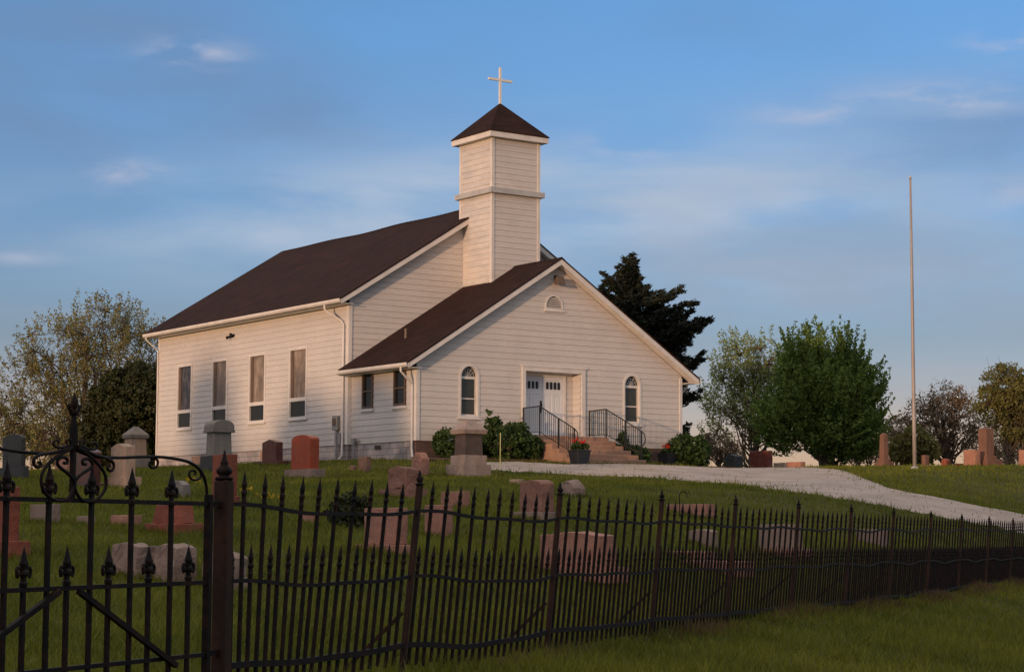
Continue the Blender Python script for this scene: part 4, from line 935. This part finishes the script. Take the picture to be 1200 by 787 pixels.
# centre spear
zz=lambda y: GP(84,y)[1]
m=MB(); m.bar(gv_(SC,zz(588)),gv_(SC,zz(525)),.022,up=(FN[0],FN[1],0))
hs=[(zz(528),.014),(zz(522),.024),(zz(500),.020),(zz(490),.013),(zz(486),.012),(zz(484.5),.019),(zz(481),.019),(zz(479.5),.011),(zz(475),.018),(zz(470),.017),(zz(464),.008),(zz(459.5),.001)]
bz=gv_(SC,0); m.lathe((bz.x,bz.y,bz.z),[(z,r) for z,r in hs],8)
for sg in (-1,1):
    pts=[gv_(SC+sg*(.012+.035*math.sin(u*1.9)),zz(481.5)-.022*math.cos(u*4.2)+.006,0) for u in np.linspace(0,1,8)]; m.tube(pts,.009,6)
m.build('spear',M['black'],gate)

# ------------------------------------------------------------------ flagpole, hook, stake
q=at_depth(1072,548,72.5); gz_=h1(q[0],q[1]); tz=at_depth(1069.5,203,72.5)[2]
fp=empty('flagpole',(q[0],q[1],gz_),0,'tall slim pale metal flagpole without a flag on the brow of the hill','flagpole')
m=MB(); m.lathe((0,0,-.1),[(0,.075),(2,.072),(6,.055),(tz-gz_+.1,.034)],12); m.build('pole',M['pole'],fp,smooth=True)
m=MB(); m.lathe((0,0,tz-gz_-.02),[(0,.05),(.03,.055),(.07,.05),(.11,.015)],10); m.build('truck_cap',M['greytrim'],fp,smooth=True)
m=MB(); m.tube([(.045,-.03,1.2),(.05,-.03,(tz-gz_)*.5),(.045,-.02,tz-gz_-.05)],.006,4); m.bar((.02,-.06,1.15),(.09,-.06,1.25),.03); m.build('halyard',M['pole'],fp)
m=MB(); m.lathe((0,0,-.05),[(0,.16),(.1,.15),(.13,.08)],12); m.build('footing',M['greytrim'],fp)
p,z=on_ground(796.5,607); m=MB(); hk=(607-578)*z/FOC
rt3=Vector((RT[0],RT[1],0)).normalized()
m.tube([(0,0,-.1),(0,0,hk*.93)]+[tuple(rt3*(.07-.07*math.cos(t))+Vector((0,0,hk*.93+.07*math.sin(t)))) for t in np.linspace(.2,math.pi,8)]+[tuple(rt3*.14+Vector((0,0,hk*.82)))],.009,6)
o=m.build('shepherd_hook',M['black']); o.location=tuple(p); tag(o,'thin black shepherd hook standing in the grass behind the fence','plant hook')
p,z=on_ground(586,549); m=MB(); m.tube([(0,0,-.1),(0.01,0,(549-507)*z/FOC)],.014,6); o=m.build('marker_stake',M['wire']); o.location=tuple(p); tag(o,'thin pale yellow marker stake in front of the bushes by the steps','stake')
p,z=on_ground(823,549); 

# ------------------------------------------------------------------ plants
def leaves_np(centers,rad,per,size,flat=1.,elong=1.6,up=.0,outdir=None):
    n=len(centers)*per; c=np.repeat(np.array(centers,float),per,0); r=np.repeat(np.array(rad,float).reshape(-1,1) if hasattr(rad,'__len__') else np.full((len(centers),1),rad),per,0)
    d=rng.normal(size=(n,3)); d/=np.linalg.norm(d,axis=1)[:,None]; d*=rng.random((n,1))**.45; d[:,2]*=flat
    p=c+d*r
    u=rng.normal(size=(n,3)); 
    if outdir is not None: u=u*.45+np.repeat(np.array(outdir,float),per,0)
    u[:,2]+=up; u/=np.linalg.norm(u,axis=1)[:,None]
    v=np.cross(u,rng.normal(size=(n,3))); v/=np.linalg.norm(v,axis=1)[:,None]
    s=size*(.6+.8*rng.random((n,1)))
    a=u*s*elong/2; b=v*s/2
    return np.stack([p-a,p-a*.1+b,p+a,p-a*.1-b],1)
SUNv=np.array(SUN)
RTh=np.array([math.cos(YAW),math.sin(YAW),0]); FWh=np.array([-math.sin(YAW),math.cos(YAW),0])
def in_lobes(n,lobes,shell=.0):
    """points in a union of ellipsoids given as (across, up, radius across, radius up, depth offset)"""
    vol=np.array([l[2]*l[2]*l[3] for l in lobes]); ch=rng.choice(len(lobes),size=n,p=vol/vol.sum()); L_a=np.array([list(l)+[0]*(5-len(l)) for l in lobes])[ch]
    d=rng.normal(size=(n,3)); d/=np.linalg.norm(d,axis=1)[:,None]; d*=(shell+(1-shell)*rng.random((n,1)))**(1/2.4)
    return np.stack([L_a[:,0]+d[:,0]*L_a[:,2],L_a[:,4]+d[:,1]*L_a[:,2],L_a[:,1]+d[:,2]*L_a[:,3]],1)
def bez(a,b,c,n): t=np.linspace(0,1,n)[:,None]; return a*(1-t)**2+2*b*t*(1-t)+c*t*t
def tree(name,label,cat,xpx,depth,lobes_px,leaf,nclump,per,csize,lsize,trunk_r=.22,forks=(.35,),elong=1.6,limbs=26,twigs=True,shell=.1,trunk_x=None,group=None,trunkmat='bark',flat=.8,multi=1,twr=.012,world=None,streak=0):
    """lobes_px: ellipses (x,y,rx,ry[,depth m]) as the crown shows in the photo; converted to metres at the tree's own distance"""
    if world is None:
        q=at_depth(trunk_x or xpx,560,depth); base=np.array([q[0],q[1],h1(q[0],q[1])-.05]); px=depth/FOC
        lob=[((l[0]-(trunk_x or xpx))*px,at_depth(l[0],l[1],depth)[2]-base[2],l[2]*px,l[3]*px,(l[4] if len(l)>4 else 0)) for l in lobes_px]
    else:
        base=np.array([world[0],world[1],h1(*world)-.05]); lob=lobes_px
    root=empty(name,tuple(base),YAW,label,cat,group)
    # local frame: x across, y away, z up  (root is turned by the camera heading, then fixed in the world)
    cl=in_lobes(nclump,lob,shell)
    ztop=max(l[1]+l[3] for l in lob); zlow=min(l[1]-l[3] for l in lob); cxm=np.mean([l[0] for l in lob])
    m=MB(); starts=[]
    for k in range(multi):
        ox=(k-(multi-1)/2)*.25
        tip=np.array([cxm*.6+(k-(multi-1)/2)*1.2,0,ztop*.82]); ctrlp=np.array([ox,random.uniform(-.3,.3),ztop*.45]); tr=bez(np.array([ox,0,-.3]),ctrlp,tip,14)
        tr[1:-1,:2]+=rng.normal(size=(12,2))*.05*ztop/8
        m.tube([tuple(p) for p in tr],[trunk_r/multi**.5*(1-.85*i/13)+.02 for i in range(14)],8); starts.append(tr)
    # limbs towards spread-out clumps
    order=rng.permutation(len(cl))[:limbs]; limbpts=[]
    for j in order:
        c=cl[j]; tr=starts[j%len(starts)]
        zf=min(max(c[2]*random.uniform(.35,.6),max(zlow*.7,.8)),ztop*.7); i=int(np.argmin(abs(tr[:,2]-zf))); s=tr[i]
        mid=s*.5+c*.5+np.array([0,0,random.uniform(-.15,.12)*np.linalg.norm(c-s)]); lp=bez(s,mid,c,7); lp[1:-1]+=rng.normal(size=(5,3))*.04*np.linalg.norm(c-s)
        r0=max(.03,trunk_r*.42*(1-i/16)); m.tube([tuple(p) for p in lp],[r0*(1-.8*k/6)+.008 for k in range(7)],5); limbpts.append(lp)
    lp=np.concatenate(limbpts+starts)
    if twigs:
        for c in cl:
            d=np.linalg.norm(lp-c,axis=1); s=lp[int(np.argmin(d+rng.random(len(d))*.4))]
            mid=(s+c)/2+rng.normal(size=3)*.12*np.linalg.norm(c-s); m.tube([tuple(s),tuple(mid),tuple(c)],[twr*1.6,twr*1.1,twr*.5],3,cap=False)
            for _ in range(2):
                e_=c+rng.normal(size=3)*csize*.8; m.tube([tuple(mid if random.random()<.4 else c),tuple(e_)],[twr*.7,twr*.3],3,cap=False)
    m.build('trunk',M[trunkmat],root,smooth=True,recalc=False)
    if per:
        cs=csize*(.6+.8*rng.random(len(cl))); V=leaves_np(cl,cs,per,lsize,flat,elong)
        if streak:
            dd=cl-np.array([0,0,ztop*.25]); dd/=np.linalg.norm(dd,axis=1)[:,None]; dd[:,2]+=.5; dd+=rng.normal(size=dd.shape)*.25; t_=rng.random(len(V))**1.3*streak
            ctr=V.mean(1,keepdims=True); rp=np.repeat(cl,per,0)[:,None]; shr=(1-.75*t_/streak)[:,None,None]
            V=V-ctr+rp+(ctr-rp)*shr+(np.repeat(dd,per,0)*t_[:,None])[:,None]
        np_mesh('crown',V,4,F[leaf],root)
    return root
tree('blossoming_tree','large airy tree with sparse brownish spring leaves behind the left end of the church','tree',95,112,
  [(115,395,58,50),(60,420,45,45),(35,470,50,60),(100,470,60,55),(150,415,42,48),(175,470,38,50,2),(10,500,30,40),(60,515,50,35)],'spring',1100,34,.34,.08,.26,streak=.6,limbs=50,elong=1.5,trunk_x=100,twr=.017)
tree('evergreen_tree','dense dark rounded evergreen against the rear left corner of the church','tree',168,90,
  [(165,478,66,52),(150,508,58,52),(190,470,45,45,1.5),(120,525,28,35),(190,520,55,50,1)],'yew',1700,80,.26,.085,.2,limbs=10,twigs=False,trunk_x=165,shell=.5,elong=2)
tree('light_tree','airy pale green tree with arching limbs between the church and the big green tree','tree',880,112,
  [(868,430,34,32),(850,470,32,38),(905,430,30,34),(890,480,42,45),(845,515,22,22),(925,425,18,25)],'light',520,34,.38,.08,.2,streak=.6,limbs=36,trunk_x=886,twr=.017)
tree('green_tree','full bright green tree right of the gravel drive, widest tree on the brow','tree',965,102,
  [(938,440,22,34),(955,424,14,26),(990,424,13,26),(1003,448,12,26),(968,474,46,46),(1012,478,24,34),(925,500,28,32),(985,515,42,28)],'green',1300,75,.30,.085,.3,limbs=30,trunk_x=968,shell=.15,multi=3,elong=2.0,streak=1.0)
tree('bare_tree','reddish budding tree with open branches right of the flagpole','tree',1110,108,
  [(1110,475,30,28),(1080,490,26,26),(1132,490,24,28),(1105,505,44,25),(1055,505,22,24),(1095,465,14,14)],'redbud',400,15,.36,.085,.2,limbs=40,trunk_x=1112,twr=.018)
tree('olive_tree','tall olive-green tree with dark bare lower trunks at the right edge','tree',1185,106,
  [(1185,455,34,30),(1205,470,36,32),(1165,475,24,26),(1225,460,30,34),(1200,500,34,18)],'olive',560,40,.36,.09,.2,limbs=24,trunk_x=1188,multi=3,twr=.016)
tree('small_tree','low bushy green-brown tree just left of the flagpole foot','small tree',1068,100,[(1072,522,22,24),(1055,528,14,16),(1090,527,12,16)],'olive',260,22,.3,.1,.1,limbs=10,trunk_x=1072)
tree('bare_shrub','small leafless twiggy shrub beside the blue-grey stone right of the church','shrub',842,92,[(842,522,22,18),(832,530,14,12),(860,528,14,12)],'redbud',230,5,.25,.07,.06,limbs=16,trunk_x=843,twr=.012)
def bramble(label,xpx,depth,lob,leaf,n,per):
    tree('thicket_shrub',label,'shrub',xpx,depth,lob,leaf,n,per,.35,.09,.06,limbs=16,multi=2,twr=.014,trunk_x=xpx,group='twiggy shrubs along the field edge')
bramble('twiggy brown shrub under the right side of the green tree',1015,112,[(1015,528,22,16),(1000,534,16,12)],'redbud',150,6)
bramble('twiggy brown shrub between the flagpole and the bare tree',1045,113,[(1040,520,20,24),(1050,505,14,22)],'redbud',180,7)
bramble('twiggy brown shrub behind the broad obelisk',1150,114,[(1150,522,26,22),(1172,528,22,20)],'redbud',180,7)
bramble('twiggy shrub at the right edge behind the olive tree trunks',1192,116,[(1192,526,30,20)],'redbud',160,7)
bramble('low brown scrub at the far left behind the dark grey headstone',40,118,[(25,515,34,22),(75,522,34,20)],'olive',300,16)
# cedar behind the church: flat drooping sprays on long limbs
def cedar():
    depth=92; q=at_depth(752,560,depth); base=np.array([q[0],q[1],h1(q[0],q[1])-.05]); px=depth/FOC
    root=empty('cedar_tree',tuple(base),YAW,'tall dark cedar with ragged drooping boughs rising behind the right roof slope','tree')
    ztop=at_depth(738,298,depth)[2]-base[2]
    m=MB(); tr=bez(np.array([0,0,-.3]),np.array([.1,0,ztop*.5]),np.array([(738-752)*px,0,ztop]),16); m.tube([tuple(p) for p in tr],[.26*(1-.93*i/15) for i in range(16)],8)
    # right-hand reach of the outline by height (photo y -> x)
    oy=[298,310,325,338,345,360,372,385,392,405,420,440,460,480,505]; ox=[740,745,762,765,790,808,812,818,826,818,812,815,812,815,812]; lx=[733,726,712,705,696,694,700,690,685,680,680,680,680,680,680]
    cl=[];out=[];rad=[]
    for k in range(290):
        z=ztop*(1-(k/290)**.85*.92); yy=np.interp(z,[0.,ztop],[560,298]); rr=(np.interp(yy,oy,ox)-752)*px; rl=(752-np.interp(yy,oy,lx))*px
        az=random.uniform(0,2*math.pi); reach=(rr if math.cos(az)>0 else rl)*abs(math.cos(az))+((rr+rl)/2)*abs(math.sin(az)); reach*=random.choice([random.uniform(.3,.7),random.uniform(.55,.85),random.uniform(.8,1.1)])*(.86+.14*math.sin(z*4.2+az*2))
        if z>ztop*.62 and math.cos(az)>.2 and random.random()<.35: reach*=1.15
        d=np.array([math.cos(az),math.sin(az),0]); i=int(np.argmin(abs(tr[:,2]-z*.97))); s=tr[i].copy(); reach=max(.25,reach)
        e_=s+d*reach; e_[2]=z+reach*random.uniform(-.08,.34); mid=(s+e_)/2+np.array([0,0,-.12*reach]); lp=bez(s,mid,e_,8); m.tube([tuple(p) for p in lp],[.05*(1-.85*j/7)+.006 for j in range(8)],4,cap=False)
        for t_ in np.linspace(.22,1,max(4,int(reach/.16))):
            c=lp[0]*(1-t_)**2+2*mid*t_*(1-t_)+e_*t_*t_; n_s=2 if t_<.95 else 1
            for _ in range(n_s):
                cc=c+np.array([-d[1],d[0],0])*random.uniform(-.38,.38)*reach**.5*(1.1-t_)+np.array([0,0,random.uniform(-.26,.10)]); cl.append(cc); o_=d*.9+np.array([0,0,.35 if t_>.8 else -.1]); out.append(o_); rad.append(.24*(1.15-.5*t_))
    m.build('trunk',M['bark'],root,recalc=False)
    V=leaves_np(cl,np.array(rad),26,.07,.75,3.6,outdir=out); np_mesh('crown',V,4,F['cedar'],root)
cedar()
# bushes by the entrance (placed by their foot on the bed)
def bush(label,X0,Y0,w,h,leaf='bush',name='bush',n=150,per=26,ls=.075,group='shrubs along the church front',extra=()):
    z0=h1(X0,Y0); root=empty(name,(X0,Y0,z0),0,label,'shrub',group)
    lob=[(0,h*.5,w*.5,h*.5)]+list(extra); cl=in_lobes(n,lob,.45); m=MB()
    for j in range(26):
        c=cl[j]; m.tube([(c[0]*.1,c[1]*.1,-.05),(c[0]*.5,c[1]*.5,c[2]*.6),tuple(c)],[.018,.012,.005],4,cap=False)
    m.build('stems',M['bark'],root,recalc=False); np_mesh('foliage',leaves_np(cl,.13,per,ls,.9,1.6),4,F[leaf],root)
bush('rounded green bush left of the capped monument, under the left arched window',.95,-.8,1.3,1.0)
bush('large leafy bush with long shoots right of the capped monument',2.75,-1.0,1.75,1.15,n=230,extra=((-.35,1.25,.28,.30),(-.55,1.4,.12,.25),(.45,1.0,.35,.25)))
bush('dark low bush filling the corner beside the left of the steps',3.55,-1.15,.95,.85,n=120)
bush('low leafy bush beside the right railing of the steps',7.6,-1.6,1.0,.6,n=110,extra=((-.5,.75,.2,.3),))
bush('broad green bush at the right front corner of the church',10.35,-1.0,1.45,1.15,n=200)
bush('slim light green shrub at the very corner of the church',11.15,-.9,.5,1.15,n=70)
bush('small dark clipped bush behind the first fence panel',*on_ground(411,618)[0][:2],.55,.40,n=70,per=26,ls=.05,leaf='yew',group='shrubs among the graves')
def planter(label,x,y):
    q,z=on_ground(x,y); px=z/FOC
    root=empty('flower_planter',tuple(q),0,label,'planter','black planters by the steps')
    m=MB(); h=.42; a=.20;b=.26
    m.hexa([(-a,-a,0),(a,-a,0),(a,a,0),(-a,a,0)],[(-b,-b,h),(b,-b,h),(b,b,h),(-b,b,h)]); m.box((-b-.02,-b-.02,h+.001),(b+.02,b+.02,h+.04)); m.build('pot',M['pot'],root,bevel=.01)
    cl=in_lobes(30,[(0,h+.12,.26,.16)]); np_mesh('foliage',leaves_np(cl,.08,26,.055),4,F['bush'],root)
    cl=in_lobes(9,[(0,h+.3,.26,.1)]); np_mesh('blooms',leaves_np(cl,.045,22,.04,1,1.1),4,F['flower'],root)
planter('black tapered planter with red flowers at the left foot of the steps',679,544); planter('black tapered planter with red flowers right of the steps',783,544)
def flowers(label,x,y,n=9,cat='flowers'):
    q,z=on_ground(x,y); root=empty('yellow_flowers',tuple(q),0,label,cat,'yellow flowers in the cemetery')
    cl=np.stack([rng.normal(size=n)*.1,rng.normal(size=n)*.1,.14+rng.random(n)*.08],-1); m=MB()
    for c in cl: m.tube([(c[0]*.4,c[1]*.4,0),tuple(c)],.004,3)
    m.build('stalks',F['bush'],root,recalc=False); np_mesh('blooms',leaves_np(cl,.03,14,.03,1,1),4,F['yellow'],root)
flowers('cluster of yellow flowers right of the rusty gate post',285,583); flowers('yellow and white flowers in the grass behind the first tall pickets',316,592)
flowers('small yellow flowers beside the grey leaning marker',224,572)

# ------------------------------------------------------------------ trees west of the frame (they keep the low sun off the graves)
def shade(label,toward,dist,ztop,rad,name='shade_tree'):
    """stands sunward of the wall point `toward` (Y on the side wall)"""
    d=np.array([SUN.x,SUN.y]); d/=np.linalg.norm(d); p=np.array([-WI,toward])+d*dist; g=h1(*p)
    rise=dist*math.tan(ELEV); top_=ztop+rise-g
    tree(name,label,'tree',0,0,[(0,top_-rad*.8,rad,rad*.8),(0,top_-rad*1.6,rad*1.15,rad),(rad*.5,top_*.5,rad*1.1,top_*.35)],'green',420,44,.5,.24,.25,limbs=14,twigs=False,world=tuple(p),group='trees west of the cemetery',shell=.1)
shade('tree beyond the left edge casting a rounded shadow on the nave wall',7.0,62,1.9,1.9)
shade('tree beyond the left edge casting a rounded shadow near the vestibule',2.6,64,2.2,1.9)
shade('tree beyond the left edge casting a faint shadow on the rear nave wall',14.6,84,3.4,1.6)
def shade_row():  # unseen tree row added to keep low sun off the stones and fence
    d=np.array([SUN.x,SUN.y]); d/=np.linalg.norm(d); pr=np.array([-d[1],d[0]])
    for k in range(18):
        u=-52+k*4.7+random.uniform(-.8,.8); p=np.array([-WI,6])+d*92+pr*(-u); g=h1(*p); top_=SHADE_LINE+random.uniform(-.35,.35)+92*math.tan(ELEV)-g
        tree('added_shade_tree','unseen bushy tree added beyond the left edge to shade the graves','tree',0,0,[(0,top_*.55,2.7,top_*.45),(random.uniform(-1,1),top_*.8,1.6,top_*.2)],'green',260,44,.55,.26,.2,limbs=8,twigs=False,world=tuple(p),group='trees west of the cemetery',shell=.1)
SHADE_LINE=-.45
shade_row()

# ------------------------------------------------------------------ grass
def grass():
    n=480000
    z=np.exp(rng.random(n)*(math.log(84)-math.log(8.5))+math.log(8.5)); lat=(rng.random(n)*2-1)*(z*.275+2.5)
    P=CAM[:2]+np.outer(z,FWh[:2])+np.outer(lat,RTh[:2])
    keep=~((P[:,0]>-.25)&(P[:,0]<WV+.2)&(P[:,1]>-.05)&(P[:,1]<D_+L_+.2)); keep&=~((P[:,0]>-.4)&(P[:,0]<12)&(P[:,1]>-1.75)&(P[:,1]<0))
    inr=in_poly(P[:,0],P[:,1],road_poly); 
    dn=np.min(np.hypot(P[inr][:,None,0]-np.concatenate([ROAD_A,ROAD_B])[None,:,0],P[inr][:,None,1]-np.concatenate([ROAD_A,ROAD_B])[None,:,1]),axis=1)
    q_=P[inr]; strip=np.exp(-((np.sin(q_[:,0]*.35+q_[:,1]*.2)*.5+.5)*6))
    pr_=np.clip(.55*np.exp(-dn/.22)+.10*np.exp(-dn/.9)+.02*strip,0,1); kill=np.zeros(n,bool); kill[inr]=rng.random(len(q_))>pr_; keep&=~kill
    P=P[keep]; z=z[keep]; n=len(P)
    patch=np.sin(P[:,0]*.9+np.sin(P[:,1]*.7)*2)*np.sin(P[:,1]*1.1+1.3)*.5+.5; patch2=np.sin(P[:,0]*3.1+P[:,1]*2.3)*np.sin(P[:,1]*4.3-P[:,0])*.5+.5
    patch3=np.clip(np.sin(P[:,0]*7.3+np.sin(P[:,1]*5)*1.7)*np.sin(P[:,1]*6.1+P[:,0]*2)*1.4,0,1)
    h=(.03+.03*patch+.02*patch2+.035*patch3)*(.5+1.0*rng.random(n)**1.5)*(1+z*.006)*np.interp(z,[8,22,30],[1.35,1.1,1.0]); w=.0026*(1+z*.085)
    g=H(P[:,0],P[:,1]); a=rng.random(n)*math.pi*2; dx=np.cos(a);dy=np.sin(a)
    ln=rng.normal(size=(n,2))*.5*h[:,None]
    V=np.zeros((n,3,3)); V[:,0,0]=P[:,0]-dx*w; V[:,0,1]=P[:,1]-dy*w; V[:,0,2]=g-.005; V[:,1,0]=P[:,0]+dx*w; V[:,1,1]=P[:,1]+dy*w; V[:,1,2]=g-.005
    V[:,2,0]=P[:,0]+ln[:,0]; V[:,2,1]=P[:,1]+ln[:,1]; V[:,2,2]=g+h
    tag(np_mesh('lawn_grass',V,3,F['grass']),'short mown lawn covering the cemetery and verge','grass',kind='stuff')
    # longer tufts that the mower leaves round every stone
    TT=[]
    for (x,y,zz_,w_,t_) in FOOT:
        k=int(900*(w_+t_)/(1+zz_*.03)); u=rng.random(k)*2*(w_+t_); e=.02+rng.random(k)**2*.10
        qx=np.where(u<w_,-t_/2-e,np.where(u<2*w_,t_/2+e,np.where(u<2*w_+t_,u-2*w_-t_/2,u-2*w_-t_-t_/2))); qy=np.where(u<w_,u-w_/2,np.where(u<2*w_,u-w_-w_/2,np.where(u<2*w_+t_,-w_/2-e,w_/2+e)))
        X_=x+qx;Y_=y+qy; g_=H(X_,Y_); h_=(.05+.11*rng.random(k)**2)*(1-4*e); a_=rng.random(k)*6.28; w2=.003*(1+zz_*.05); l_=rng.normal(size=(k,2))*.35*h_[:,None]
        T=np.zeros((k,3,3)); T[:,0]=np.stack([X_-np.cos(a_)*w2,Y_-np.sin(a_)*w2,g_-.01],-1); T[:,1]=np.stack([X_+np.cos(a_)*w2,Y_+np.sin(a_)*w2,g_-.01],-1); T[:,2]=np.stack([X_+l_[:,0],Y_+l_[:,1],g_+h_],-1); TT.append(T)
    tag(np_mesh('grass_tufts',np.concatenate(TT),3,F['grass']),'longer grass tufts left round the feet of the stones','grass',kind='stuff')
    # longer dry growth under the fence
    m=26000; s=rng.random(m)**.8*(PS[-1]+4)-4; off=rng.normal(size=m)*.14-.03; P=p0[:2]+np.outer(s,FDIR)+np.outer(off,FN); g=H(P[:,0],P[:,1])
    h=(.04+.13*rng.random(m)**2.2)*np.clip(1.2-abs(off)*2.2,.3,1.2)*(.55+.45*np.sin(s*1.7)); h=np.abs(h)+.02; a=rng.random(m)*6.283; dx=np.cos(a);dy=np.sin(a); w=.003+s.clip(0)*.00016; ln=rng.normal(size=(m,2))*.45*h[:,None]
    V=np.zeros((m,3,3)); V[:,0]=np.stack([P[:,0]-dx*w,P[:,1]-dy*w,g-.01],-1); V[:,1]=np.stack([P[:,0]+dx*w,P[:,1]+dy*w,g-.01],-1); V[:,2]=np.stack([P[:,0]+ln[:,0],P[:,1]+ln[:,1],g+h],-1)
    tag(np_mesh('fence_weeds',V,3,F['dry']),'brown dry weeds growing along the foot of the iron fence','weeds',kind='stuff')
grass()
